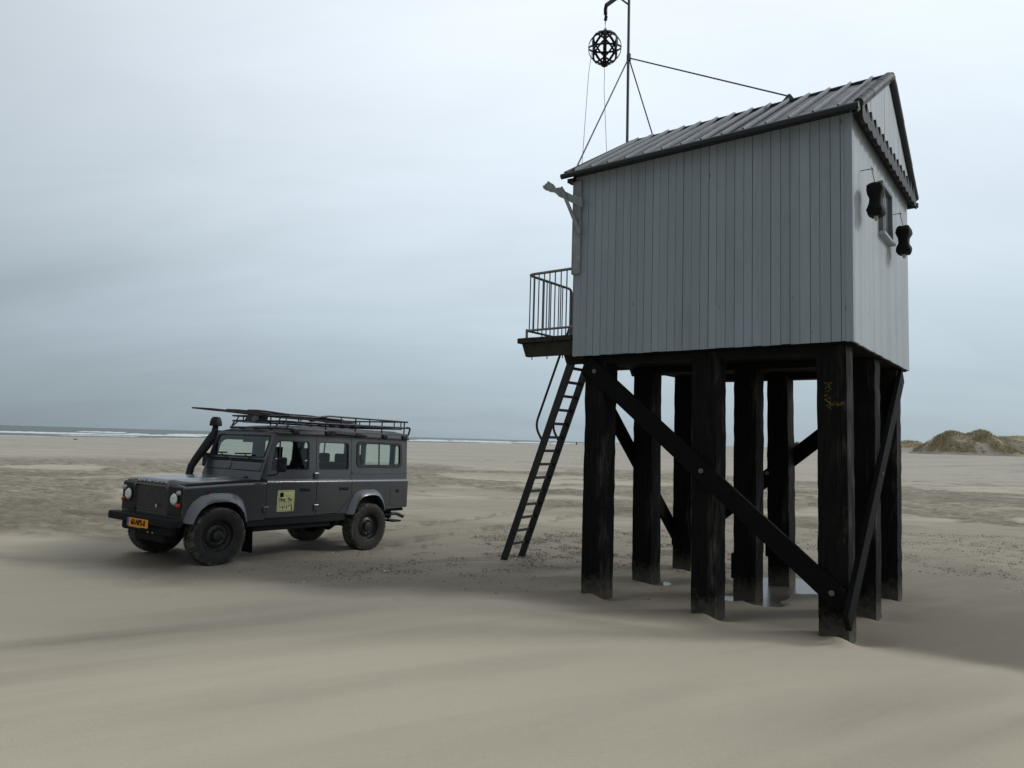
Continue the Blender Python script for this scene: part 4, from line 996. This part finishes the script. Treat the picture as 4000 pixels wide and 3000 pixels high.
    if sd > 0:
        f = MB(); f.plate(round_poly([(3.31, .715), (3.665, .715), (3.665, 1.02), (3.31, 1.02)], .015), [round_poly([(3.325, .73), (3.65, .73), (3.65, 1.005), (3.325, 1.005)], .012)], side, -.004, .0); f.plate([(3.325, .73), (3.65, .73), (3.65, 1.005), (3.325, 1.005)], [], side, -.0015, .0)
        fh = f.build('fuel_flap', M['carp'], ro_); f = MB(); f.box((-3.52, .80, .93), (-3.46, .812, .985)); f.build('latch', M['blackp'], fh, bevel=.004)
    # wheel arch flares
    for fo_, fi_ in ((arch_fo, arch_fi), (arch_ro, arch_ri)):
        b = MB(); rows = []
        for (u0, v0), (u1, v1) in zip(fo_, fi_):
            m1 = (u0*.72+u1*.28, v0*.72+v1*.28); m2 = (u0*.3+u1*.7, v0*.3+v1*.7)
            rows.append([Q(u0, sd*.800, v0), Q(m1[0], sd*.838, m1[1]), Q(m2[0], sd*.872, m2[1]), Q(u1, sd*.886, v1), Q(u1, sd*.862, v1-.008), Q(u1, sd*.79, v1-.004)])
        b.strip(rows); b.build('wheel_arch', M['flare'], car, smooth=60)
        b = MB(); rows = [[Q(u, sd*.795, v), Q(u, sd*.42, v)] for u, v in fi_]; b.strip(rows); cxs = sum(p[0] for p in fi_)/len(fi_); b.add([Q(u, sd*.42, v) for u, v in fi_], [tuple(range(len(fi_)))]); b.build('arch_liner', M['cabin'], car, norm=False)
    # sill, step
    b = MB(); b.box((-2.34, min(sd*.70, sd*.785), .50), (-.46, max(sd*.70, sd*.785), .612)); b.build('sill', M['blackp'], car, bevel=.008)
    b = MB(); b.box((-2.05, min(sd*.50, sd*.74), .42), (-.55, max(sd*.50, sd*.74), .52)); b.build('rock_slider', M['cabin'], car, bevel=.01)
    # mud flap
    b = MB(); b.strip([[Q(.50+.02*k/6+ .12*0, sd*l, .50-.36*k/6) for l in (.62, .72, .86)] for k in range(7)]); b.strip([[Q(.515+.02*k/6, sd*l, .50-.36*k/6) for l in (.62, .72, .86)] for k in range(7)]); b.build('mud_flap', M['rubber'], car)
    # mirror
    b = MB(); b.box((-.885, min(sd*.885, sd*1.06), 1.30), (-.815, max(sd*.885, sd*1.06), 1.52)); mo = b.build('mirror', M['blackp'], car, bevel=.025)
    b = MB(); b.tube([Q(.80, sd*.76, 1.24), Q(.83, sd*.90, 1.26), Q(.845, sd*.95, 1.33)], .012, n=7); b.build('mirror_arm', M['blackp'], mo)
    b = MB(); b.add([Q(.888, sd*.90, 1.315), Q(.888, sd*1.045, 1.315), Q(.888, sd*1.045, 1.505), Q(.888, sd*.90, 1.505)], [(0, 1, 2, 3)]); b.build('mirror_glass', M['chrome'], mo)
    # gutter
    b = MB(); b.box((-3.76, min(sd*.725, sd*.775), 1.866), (-.875, max(sd*.725, sd*.775), 1.892)); b.build('rain_gutter', M['roofp'], car, bevel=.006)
    # lights
    b = MB(); b.disc(Q(-.548, sd*.60, .915), .108, (1, 0, 0), .012, 28); ho_ = b.build('headlight', M['blackp'], car, smooth=40)
    b = MB(); b.lathe([(0, .045), (.035, .043), (.062, .034), (.08, .016), (.084, 0)], 28, Q(-.545, sd*.60, .915), 'x'); b.build('headlight_lens', M['lens'], ho_, smooth=50)
    for nm, l, z, r_, mm in (('indicator', .715, .835, .036, 'orange'), ('sidelight', .712, 1.005, .034, 'clear')):
        b = MB(); b.lathe([(0, .05), (r_*.6, .044), (r_*.92, .026), (r_, 0)], 18, Q(-.545, sd*l, z), 'x'); b.build(nm, M[mm], car, smooth=60)
    b = MB(); b.disc(Q(3.752, sd*.70, 1.0), .036, (-1, 0, 0), .02); b.disc(Q(3.752, sd*.70, .90), .036, (-1, 0, 0), .02); b.build('tail_lamp', M['redlens'], car, smooth=50)
# --- nose
b = MB(); b.plate(rrect(-.46, .70, .46, 1.085, .01), [], lambda u, v, t: Q(-.525+t, u, v), 0, .02)
for k in range(10): b.beam(Q(-.536, -.43, .755+.031*k), Q(-.536, .43, .755+.031*k), .016, .011)
b.build('grille', M['slat'], car)
b = MB(); b.disc(Q(-.550, .16, .80), .026, (1, 0, 0), .006, 18); b.build('badge', M['clear'], car)
for sd in SIDES:
    b = MB(); b.plate([(.435, .69), (.765, .69), (.765, 1.075), (.435, 1.075)], [[(.60+.10*math.cos(x), .915+.10*math.sin(x)) for x in np.linspace(0, 6.28, 24)[:-1]]], lambda u, v, t: Q(-.546+t, sd*u, v), 0, .012); b.build('headlight_panel', M['blackp'], car, bevel=.004)
b = MB(); b.plate([(-.78, .60), (.78, .60), (.80, .70), (-.80, .70)], [], lambda u, v, t: Q(-.53+t, u, v), 0, .03); b.build('front_panel', M['carp'], car)
# --- bonnet with raised centre and rolled front lip
def bz(s, l):
    base = 1.135+.055*(s+.54)/1.25; bulge = .035*float(sst(.50, .36, abs(l)))*float(sst(.66, .45, s)); return base+bulge
b = MB(); rows = []
for s in np.concatenate([np.linspace(-.565, -.50, 4), np.linspace(-.46, .66, 16)]):
    hw = float(np.interp(s, [-.565, -.46, -.36, .66], [.44, .47, .57, .60])); row = []
    lip = .045*float(sst(-.48, -.565, s))
    for k in range(25):
        l = hw*(k/12-1); edge = .030*float(sst(.93, 1.0, abs(l)/hw)); row.append(Q(s, l, bz(s, l)-lip-edge))
    rows.append(row)
lipr = [[Q(-.57, p[1], p[2]-.012) for p in rows[0]], [Q(-.565, p[1], p[2]-.052) for p in rows[0]]]
b.strip(list(reversed(lipr))+rows)
b.strip([[r_[0], (r_[0][0], r_[0][1], r_[0][2]-.03)] for r_ in rows]); b.strip([[r_[-1], (r_[-1][0], r_[-1][1], r_[-1][2]-.03)] for r_ in rows])
bon = b.build('bonnet', M['carp'], car, smooth=45, norm=True)
text_mesh('lettering', 'LAND ROVER', .070, .003, M['carp'], bon, Matrix.Translation(Q(-.572, 0, 1.118)) @ Matrix.Rotation(R(90), 4, 'Z') @ Matrix.Rotation(R(78), 4, 'X'), sx=1.75)
# --- bulkhead with vent flaps, windscreen
WSs = lambda z: .66+.22*(z-1.19)/.68
WN = Vector((.68, 0, .22)).normalized()     # outward normal in local x,z
def WP(l, z, t=0): p = Vector(Q(WSs(z), l, z))+WN*t; return tuple(p)
b = MB(); b.plate([(-.76, 1.13), (.76, 1.13), (.745, 1.885), (-.745, 1.885)], [round_poly([(-.685, 1.49), (.685, 1.49), (.675, 1.835), (-.675, 1.835)], .05, 4)], lambda u, v, t: WP(u, v, t), -.035, .012)
for sd in SIDES:
    fl = round_poly([(sd*.06, 1.295), (sd*.70, 1.295), (sd*.70, 1.405), (sd*.06, 1.405)], .04, 3); b.plate(fl, [], lambda u, v, t: WP(u, v, t), .012, .022)
wsf = b.build('windscreen_frame', M['carp'], car, bevel=.004)
b = MB(); ho = round_poly([(-.685, 1.49), (.685, 1.49), (.675, 1.835), (-.675, 1.835)], .05, 4); hi = round_poly([(-.665, 1.508), (.665, 1.508), (.656, 1.818), (-.656, 1.818)], .045, 4)
b.plate(ho, [hi], WP, -.01, .018); b.build('windscreen_seal', M['rubber_seal'], wsf)
b = MB(); b.add([WP(u, v, .003) for u, v in ho], [tuple(range(len(ho)))]); b.build('windscreen', M['glass_ws'], wsf, norm=False)
b = MB(); b.tube([WP(-.70, 1.455, .03), WP(.70, 1.455, .03)], .010, n=6); b.tube([WP(-.70, 1.43, .025), WP(.70, 1.43, .025)], .007, n=6); b.build('vent_rail', M['blackp'], wsf)
for l0, l1 in ((-.22, -.62), (.40, -.02)):
    b = MB(); b.tube([WP(l0, 1.455, .035), WP((l0+l1)/2+.02, 1.53, .05)], .007, n=6); b.beam(WP(l1, 1.525, .045), WP(l0-.02, 1.535, .045), .012, .022); b.build('wiper', M['blackp'], wsf)
for l in (-.55, .40): b = MB(); b.box(Q(.665, l-.03, 1.19)[:1]+(l-.03, 1.195), (-.61, l+.03, 1.215)); b.build('bonnet_hinge', M['flare'], car, bevel=.004)
# A-pillar side fillets
for sd in SIDES:
    b = MB(); b.plate([(.60, 1.10), (.76, 1.10), (.76, 1.175), (.672, 1.20)], [], lambda u, v, t: Q(u, sd*(.78-t), v), 0, .03); b.build('scuttle_corner', M['blackp'], car)
# --- roof
prof = [(.775, 1.885), (.772, 1.91), (.755, 1.945), (.72, 1.972), (.64, 1.99), (.55, 1.998)]
ribs = [(.50, 2.002), (.46, 2.018), (.30, 2.022), (.26, 2.008), (.12, 2.008), (.08, 2.024), (0, 2.025)]
full = prof+ribs; full = full+[(-l, z) for l, z in reversed(full[:-1])]
b = MB(); rows = []
for s, dz, k in ((.868, -.14, .985), (.872, -.105, .99), (.92, -.088, .997), (1.05, -.062, 1), (1.3, -.028, 1), (1.6, -.006, 1), (2.0, 0, 1), (3.0, 0, 1), (3.68, 0, 1), (3.75, -.015, .995), (3.775, -.06, .985)):
    rows.append([Q(s, l*k, max(1.885, z+dz*(1 if z > 1.9 else 0))) for l, z in full])
b.strip(rows); b.build('roof', M['roofp'], car, smooth=50)
# --- rear panel with windows
b = MB(); b.plate([(-.765, .665), (.765, .665), (.775, 1.13), (.76, 1.17), (.722, 1.885), (-.722, 1.885), (-.76, 1.17), (-.775, 1.13)], [rrect(-.33, 1.36, .33, 1.78, .05), rrect(.45, 1.42, .66, 1.76, .04), rrect(-.66, 1.42, -.45, 1.76, .04)], lambda u, v, t: Q(3.75-t, u, v), 0, .03); rp = b.build('rear_panel', M['carp'], car)
b = MB(); b.add([Q(3.735, -.7, 1.34), Q(3.735, .7, 1.34), Q(3.735, .7, 1.80), Q(3.735, -.7, 1.80)], [(0, 1, 2, 3)]); b.build('window', M['glass'], rp, norm=False)
# --- inside
b = MB(); b.box((-3.72, -.74, .60), (-.72, .74, .64)); b.box((-.74, -.74, .55), (-.68, .74, 1.30)); b.box((-.98, -.72, 1.08), (-.74, .72, 1.28)); b.box((-3.70, -.74, .64), (-2.45, -.55, .98)); b.box((-3.70, .55, .64), (-2.45, .74, .98)); b.build('cabin_lining', M['cabin'], car)
b = MB()
for l in (.38, -.38):
    b.box((-1.62, l-.24, .72), (-1.08, l+.24, .96)); b.beam(Q(1.55, l, .92), Q(1.70, l, 1.44), .46, .12, up=(1, 0, 0)); b.box((-1.78, l-.13, 1.47), (-1.68, l+.13, 1.66)); b.tube([Q(1.71, l, 1.40), Q(1.73, l, 1.52)], .02)
b.build('front_seats', M['cabin'], car, bevel=.03)
b = MB()
b.box((-2.72, -.66, .74), (-2.25, .66, .98)); b.beam(Q(2.68, 0, .94), Q(2.80, 0, 1.40), 1.28, .12, up=(1, 0, 0))
for l in (.42, 0, -.42): b.box((-2.86, l-.12, 1.42), (-2.78, l+.12, 1.58))
b.build('rear_seats', M['cabin'], car, bevel=.03)
b = MB(); b.tube([Q(1.09+.05*math.sin(t_), .38+.19*math.cos(t_), 1.24+.19*math.sin(t_)) for t_ in np.linspace(0, 2*math.pi, 25)[:-1]], .014, n=6, closed=True); b.tube([Q(.95, .38, 1.2), Q(1.09, .38, 1.24)], .02); b.build('steering_wheel', M['cabin'], car)
b = MB(); b.box((-.93, -.10, 1.72), (-.90, .12, 1.78)); b.tube([Q(.90, 0, 1.75), Q(.86, 0, 1.82)], .01); b.build('rear_view_mirror', M['cabin'], car, bevel=.01)
for sd in SIDES:
    b = MB()
    for s in (1.675, 2.41): b.box((-s-.05, min(sd*.66, sd*.72), .64), (-s+.05, max(sd*.66, sd*.72), 1.87))
    b.build('door_pillar', M['cabin'], car)
b = MB(); b.box((-3.74, -.70, 1.855), (-.92, .70, 1.87)); b.build('headlining', m_simple('pale_headlining', (.05, .055, .055), .9), car)
# --- bumper, plate, underside
b = MB(); b.box((.555, -.855, .555), (.70, .855, .665)); bo = b.build('front_bumper', M['cabin'], car, bevel=.018)
b = MB(); b.box((.50, -.66, .42), (.60, .66, .56)); b.box((.30, -.40, .30), (.54, .40, .46)); b.build('steering_guard', M['cabin'], car, bevel=.04)
for l in (.10, .22): b = MB(); b.disc(Q(-.602, l, .44), .013, (1, 0, 0), .006, 10); b.build('guard_bolt', M['clear'], car)
b = MB(); b.box((.701, -.27, .505), (.710, .27, .618)); po = b.build('number_plate', M['plate_y'], car, bevel=.002)
b = MB(); b.box((.7105, -.27, .506), (.7125, -.228, .617)); b.build('country_strip', M['plate_b'], po)
b = MB(); b.box((.7102, -.235, .496), (.7112, .10, .508)); b.build('plate_holder_strip', m_simple('olive_yellow_strip', (.30, .30, .02), .5), po)
text_mesh('plate_text', '60-NPS-8', .112, .003, M['ink'], po, Matrix.Translation((.712, .020, .561)) @ Matrix.Rotation(R(90), 4, 'Z') @ Matrix.Rotation(R(90), 4, 'X'), sx=.86, bold=.006)
for l in (.42, -.42):
    b = MB(); b.box((-3.70, l-.05, .44), (.52, l+.05, .58)); b.build('chassis_rail', M['cabin'], car)
for s in (0, 2.794):
    b = MB(); b.tube([Q(s, -.70, .41 if s == 0 else .375), Q(s, .70, .41 if s == 0 else .375)], .05, n=10); b.lathe([(0, -.14), (.10, -.11), (.15, 0), (.10, .11), (0, .14)], 14, Q(s, -.18, .40 if s == 0 else .37), 'x'); b.build('axle', M['cabin'], car, smooth=50)
b = MB(); b.box((-2.25, -.30, .40), (-1.4, .30, .60)); b.box((-.9, -.25, .35), (-.2, .25, .62)); b.tube([Q(1.0, .1, .40), Q(2.7, -.1, .38)], .035); b.box((-3.30, .35, .40), (-2.2, .62, .56)); b.build('underbody', M['cabin'], car, bevel=.02)
b = tube_s([(3.2, .50, .52), (3.60, .52, .52), (3.78, .50, .53), (3.98, .50, .46)], .034, 12, .06); b.build('exhaust_pipe', M['rim'], car, smooth=50)
b = MB(); b.box((-3.86, -.12, .46), (-3.72, .12, .58)); b.box((-3.95, -.07, .40), (-3.80, .07, .42)); b.tube([Q(3.88, 0, .42), Q(3.88, 0, .47)], .03); b.box((-3.84, .30, .38), (-3.62, .60, .41)); b.beam(Q(3.66, .45, .40), Q(3.62, .45, .56), .03, .03); b.build('tow_bar', M['cabin'], car, bevel=.008)
# --- wheels
def make_wheel():
    w = empty('wheel', (0, 0, 0)); w.parent = car; R0 = .387; b = MB()
    prof = [(.235, -.105), (.26, -.118), (.32, -.128), (.36, -.124), (.385, -.108), (R0-.012, -.09), (R0-.010, 0), (R0-.012, .09), (.385, .108), (.36, .124), (.32, .128), (.26, .118), (.235, .105), (.22, .09), (.22, -.09), (.235, -.105)]
    b.lathe(prof, 56, cap=False); 
    for i, v in enumerate(b.v): r_ = math.hypot(v[0], v[2]); b.t[i] = .95 if r_ > .378 else (.42 if r_ > .34 else .30)
    nl = 44
    for k in range(nl):
        for row in (-1, 0, 1):
            a = 2*math.pi*(k+(.5 if row == 0 else 0))/nl+random.uniform(-.01, .01); y = row*.082; da = .052; dy = .030
            for_pts = []
            for rr in (R0-.02, R0+.006):
                for sa, sy in ((-1, -1), (1, -1), (1, 1), (-1, 1)):
                    aa = a+sa*da+sy*row*.02; for_pts.append((rr*math.cos(aa), y+sy*dy, rr*math.sin(aa)))
            b.add(for_pts, [(0, 3, 2, 1), (4, 5, 6, 7), (0, 1, 5, 4), (1, 2, 6, 5), (2, 3, 7, 6), (3, 0, 4, 7)], random.uniform(.7, 1))
    for sgn in (1, -1):
        for k in range(nl):   # shoulder lugs
            a = 2*math.pi*(k+.25)/nl; pts = []
            for (rr, y) in ((.366, sgn*.1235), (.392, sgn*.100), (.392, sgn*.116), (.367, sgn*.130)):
                for sa in (-1, 1): pts.append((rr*math.cos(a+sa*.038), y, rr*math.sin(a+sa*.038)))
            b.add(pts, [(0, 1, 3, 2), (2, 3, 5, 4), (4, 5, 7, 6), (6, 7, 1, 0), (0, 2, 4, 6), (1, 7, 5, 3)], random.uniform(.5, .95))
    b.build('tyre', M['tyre'], w, smooth=35)
    b = MB(); b.lathe([(.232, .112), (.218, .108), (.212, .06), (.200, .045), (.17, .040), (.15, .062), (.115, .070), (.10, .062), (.085, .062), (.075, .095), (.04, .105), (0, .107)], 40, cap=False)
    b.lathe([(.225, -.10), (.21, -.05), (.205, .05)], 40, cap=False)
    for k in range(8):
        a = 2*math.pi*k/8; b.lathe([(.020, .028), (.018, .044)], 10, (.175*math.cos(a), 0, .175*math.sin(a)))
    for k in range(5):
        a = 2*math.pi*k/5; b.lathe([(.012, .06), (.012, .085), (0, .088)], 6, (.105*math.cos(a), 0, .105*math.sin(a)))
    b.build('rim', M['rim'], w, smooth=40)
    return w
w0 = make_wheel()
for i, (s, sd, z) in enumerate(((0, 1, .412), (0, -1, .412), (2.794, 1, .370), (2.794, -1, .370))):
    w = w0 if i == 0 else copy_tree(w0, car)
    w.location = (-s, sd*.743, z); w.rotation_euler = (0, rng.uniform(0, 3), R(-4) if s == 0 else 0) if sd > 0 else (0, rng.uniform(0, 3), R(176) if s == 0 else math.pi)
# --- snorkel on the far wing
b = MB(); b.tube([Q(.40, -.79, 1.02), Q(.46, -.815, 1.12), Q(.50, -.825, 1.30), Q(.575, -.83, 1.42), Q(.72, -.83, 1.62), Q(.82, -.83, 1.76), Q(.86, -.83, 1.86), Q(.875, -.83, 1.97)], [.055, .055, .056, .062, .074, .080, .052, .044], n=12)
b.tube([Q(.80, -.82, 1.72), Q(.86, -.77, 1.76)], [.055, .05], n=8); b.tube([Q(.66, -.81, 1.52), Q(.74, -.76, 1.50)], [.02, .02], n=8)
so_ = b.build('snorkel', M['blackp'], car, smooth=50)
b = MB(); b.lathe([(.0, .145), (.05, .14), (.075, .115), (.092, .06), (.098, .0), (.085, -.008), (0, -.008)], 14, Q(.872, -.83, 1.968), 'z'); b.build('snorkel_cap', M['blackp'], so_, smooth=35)
# --- roof rack
rk = MB(); rr = .015
def T(pts, r_=rr, c=.0): rk.tube(smooth_path([Q(*p) for p in pts], c) if c else [Q(*p) for p in pts], r_, n=8)
zl, zm, zt = 1.950, 2.062, 2.192
T([(3.78, .72, zl+.012), (1.15, .72, zl), (.97, .60, zl), (.97, -.60, zl), (1.15, -.72, zl), (3.78, -.72, zl+.012)], rr+.002, .09)
T([(3.78, .72, zl+.012), (3.82, .72, zm+.03), (3.74, .72, zm+.04)], rr+.002, .05); T([(3.78, -.72, zl+.012), (3.82, -.72, zm+.03), (3.74, -.72, zm+.04)], rr+.002, .05)
T([(3.78, .72, zl+.012), (3.78, -.72, zl+.012)]); T([(3.81, .72, zm+.03), (3.81, -.72, zm+.03)])
T([(3.76, .72, zm+.03), (1.20, .72, zm), (1.06, .68, zm), (1.06, -.68, zm), (1.20, -.72, zm), (3.76, -.72, zm+.03)], rr, .06)
for sd in SIDES:
    T([(3.745, sd*.72, zt+.008), (1.88, sd*.72, zt), (1.62, sd*.72, 2.150), (1.10, sd*.72, 2.145)], rr, .05)
    for s in (1.84, 2.48, 3.10, 3.66): T([(s, sd*.72, zl), (s, sd*.72, zt)], .012)
    for s in (2.16, 2.80, 3.40): T([(s, sd*.72, zm), (s, sd*.72, zt)], .010)
    T([(1.08, sd*.72, zl), (1.14, sd*.72, zm)], .013); T([(1.30, sd*.72, zm), (1.30, sd*.72, 2.145)], .011)
T([(3.745, .72, zt+.008), (3.745, -.72, zt+.008)]); T([(1.10, .72, 2.145), (1.10, -.72, 2.145)], rr)
for l in (.55, -.55): T([(.97, l, zl), (1.10, l, zm)], .012); T([(1.06, l, zm), (1.10, l, 2.145)], .011); T([(3.745, l, zm), (3.745, l, zt)], .011)
for s in np.linspace(1.30, 3.60, 11): T([(s, -.72, zm-.004), (s, .72, zm-.004)], .009)
for l in (-.36, 0, .36): T([(1.06, l, zm-.022), (3.76, l, zm-.0)], .009)
rack = rk.build('roof_rack', M['blackt'], car, smooth=50)
for sd in SIDES:
    for s in (1.22, 1.86, 2.50, 3.12, 3.62):
        b = MB(); b.box((-s-.06, min(sd*.70, sd*.80), 1.875), (-s+.06, max(sd*.70, sd*.80), 1.945)); b.build('rack_foot', M['blackp'], rack, bevel=.015)
b = MB(); b.plate([(-.30, 2.045), (.30, 2.045), (.27, 2.158), (-.27, 2.158)], [], lambda u, v, t: Q(1.03+(v-2.045)*.42-t, u, v), 0, .012); bp = b.build('rack_plate', M['blackp'], rack, bevel=.003)
BM = Matrix.Translation(Q(1.037, 0, 2.100)) @ Matrix.Rotation(R(90), 4, 'Z') @ Matrix.Rotation(R(68), 4, 'X')
b = MB(); E_ = [(.082*math.cos(x), .046*math.sin(x)) for x in np.linspace(0, 6.283, 33)[:-1]]; E2 = [(u*.90, v*.86) for u, v in E_]
b.plate(E_, [E2], lambda u, v, t: tuple(BM @ Vector((u, v, t))), .0075, .0095); b.build('oval_ring', M['white_mark'], bp)
text_mesh('badge_text', 'LAND', .036, .001, M['white_mark'], bp, BM @ Matrix.Translation((.008, .017, .009)), sx=1.15); text_mesh('badge_text', 'ROVER', .036, .001, M['white_mark'], bp, BM @ Matrix.Translation((-.004, -.016, .009)), sx=1.1)
b = MB(); b.tube([Q(1.83, .755, 1.925), Q(1.9, .76, 1.915), Q(2.62, .76, 1.905), Q(2.72, .755, 1.90)], [.022, .034, .034, .02], n=8); b.box((-2.0, .75, 1.875), (-1.86, .80, 1.95)); b.build('lifting_jack', M['blackp'], rack, smooth=40)
b = MB(); b.tube([Q(3.42+.03*math.cos(t_), -.70, zt-.06+.03*math.sin(t_)) for t_ in np.linspace(0, 6.28, 13)[:-1]], .007, n=6, closed=True); b.box((-2.76, -.735, zm), (-2.68, -.705, zt)); b.build('tie_ring', M['blackt'], rack)
# --- aerial
b = MB(); b.tube([Q(.10, .50, 1.14), Q(.12, .50, 1.18), Q(.34, .50, 1.52)], .0022, n=5); b.build('aerial', M['galv'], car)
# --- sign on the near front door
sg = MB(); SS = lambda u, v, t=0: Q(.946+u, .8005+t, .70+v+.00)
sg.plate(rrect(0, .0, .31, .318, .018), [], lambda u, v, t: SS(u, v, t), .0, .003)
so_ = sg.build('door_sign', M['cream'], car)
k_ = MB()
k_.plate(rrect(.014, .014, .296, .304, .012), [rrect(.018, .018, .292, .300, .010)], SS, .0032, .004)
k_.plate([(.045, .215), (.105, .215), (.108, .25), (.112, .265), (.104, .278), (.088, .282), (.075, .288), (.060, .282), (.045, .278), (.038, .265), (.042, .25)], [], SS, .0032, .0042)
for i, (L_, kind) in enumerate(((.105, 0), (.100, 1), (.115, 2), (.09, 3), (.11, 4), (.085, 5), (.075, 3), (.125, 6))):
    u = .042+.032*i; top = .150 if i != 7 else .155; k_.plate([(u-.0025, top-L_*.7), (u+.0025, top-L_*.7), (u+.0025, top), (u-.0025, top)], [], SS, .0032, .0042)
    zc = top-L_*.82; wv = (.004, .008, .013, .006, .010, .012, .008, .009)[i]; hh = (.02, .012, .018, .022, .02, .008, .022, .055)[i]
    k_.plate([(u-wv*.6, zc+hh), (u+wv*.6, zc+hh), (u+wv, zc-hh*.3), (u+wv*.7, zc-hh*.9), (u-wv*.7, zc-hh*.9), (u-wv, zc-hh*.3)], [], SS, .0032, .0042)
k_.plate([(.028, .150), (.262, .150), (.262, .1525), (.028, .1525)], [], SS, .0032, .0042)
k_.build('sign_emblem', M['ink'], so_)
TM = lambda u, v: Matrix.Translation(SS(u, v, .0035)) @ Matrix.Rotation(math.pi, 4, 'Z') @ Matrix.Rotation(R(90), 4, 'X')
text_mesh('sign_text', 'Flang', .066, .0004, M['ink'], so_, TM(.085, .180), sx=.80, bold=.03)
text_mesh('sign_text', 'in\nde', .020, .0004, M['ink'], so_, TM(.163, .188), sx=1)
text_mesh('sign_text', 'Pan', .066, .0004, M['ink'], so_, TM(.228, .180), sx=.85, bold=.03)
text_mesh('sign_text', 'Brasserie', .030, .0004, M['ink_grey'], so_, TM(.200, .232), sx=1.05)

# --- planks lying on the rack (things of their own)
def cw(s, l, z): return car.matrix_basis @ Vector(Q(s, l, z))
bpy.context.view_layer.update()
def plank(s0, z0, s1, z1, l0, l1, w_, th, lab):
    p = car.matrix_world @ Vector(Q(s0, l0, z0)); q = car.matrix_world @ Vector(Q(s1, l1, z1)); d = q-p; L_ = d.length; b = MB()
    n = 14
    vs = []; fs = []
    for i in range(n+1):
        x = L_*i/n; ww = w_*(1-.25*(i == 0)-.1*(i == n)); tt = th*(1 if 0 < i < n else .6); dz = .006*math.sin(i*.9)
        vs += [(x, -ww/2, dz-tt/2), (x, ww/2, dz-tt/2), (x, ww/2, dz+tt/2), (x, -ww/2, dz+tt/2)]
    fs = [(0, 3, 2, 1), (4*n, 4*n+1, 4*n+2, 4*n+3)]
    for i in range(n):
        for j in range(4): k = (j+1) % 4; fs.append((4*i+j, 4*i+k, 4*i+4+k, 4*i+4+j))
    b.add(vs, fs); o = b.build('plank', M['plank'], None, bevel=.006); o.location = p; o.rotation_euler = d.to_track_quat('X', 'Z').to_euler(); tag(o, lab, 'plank', 'dark planks laid on the roof rack')
plank(-.05, 2.190, 3.50, 2.095, .02, .14, .12, .032, 'longest dark wooden plank, sticking out far ahead of the roof rack over the bonnet')
plank(.50, 2.205, 3.05, 2.138, .03, .10, .10, .026, 'middle length dark plank lying on the roof rack, its tip just ahead of the windscreen')
plank(.86, 2.223, 2.7, 2.174, .04, .13, .10, .024, 'shortest dark plank, stacked on top of the two longer ones on the roof rack')
# ================================================================ far small things
def far_post():
    D = 420.; x = (2258-2000)/2786.1*D
    zg = float(height(np.array([x]), np.array([D]))[0]); e = empty('marker_post', (x, D, zg))
    tag(e, 'tiny black post standing upright by the surf behind the ladder', 'post')
    s_ = MB(); s_.tube([(0, 0, -.5), (0, 0, 1.3)], [.36, .30], n=10); s_.build('post_shaft', M['brace'], e, smooth=50)
    s_ = MB(); s_.tube([(0, 0, 1.3), (0, 0, 1.6)], [.34, .22], n=10); s_.build('post_cap', M['brace'], e, smooth=50)
far_post()
def driftwood():
    x, y = -71.3, 117.5; zg = float(height(np.array([x]), np.array([y]))[0]); s_ = MB()
    s_.tube([(-.42, 0, .06), (-.15, .02, .09), (.15, 0, .08), (.42, -.03, .07)], [.06, .075, .07, .05], n=8); s_.tube([(.1, 0, .08), (.2, .05, .17)], [.03, .015], n=6)
    o = s_.build('driftwood', M['joist'], None, smooth=50); o.location = (x, y, zg); o.rotation_euler = (0, 0, R(-20)); o.scale = (1.0, 1, 1)
    tag(o, 'short dark log of driftwood lying on the pale sand before the surf', 'driftwood')
driftwood()
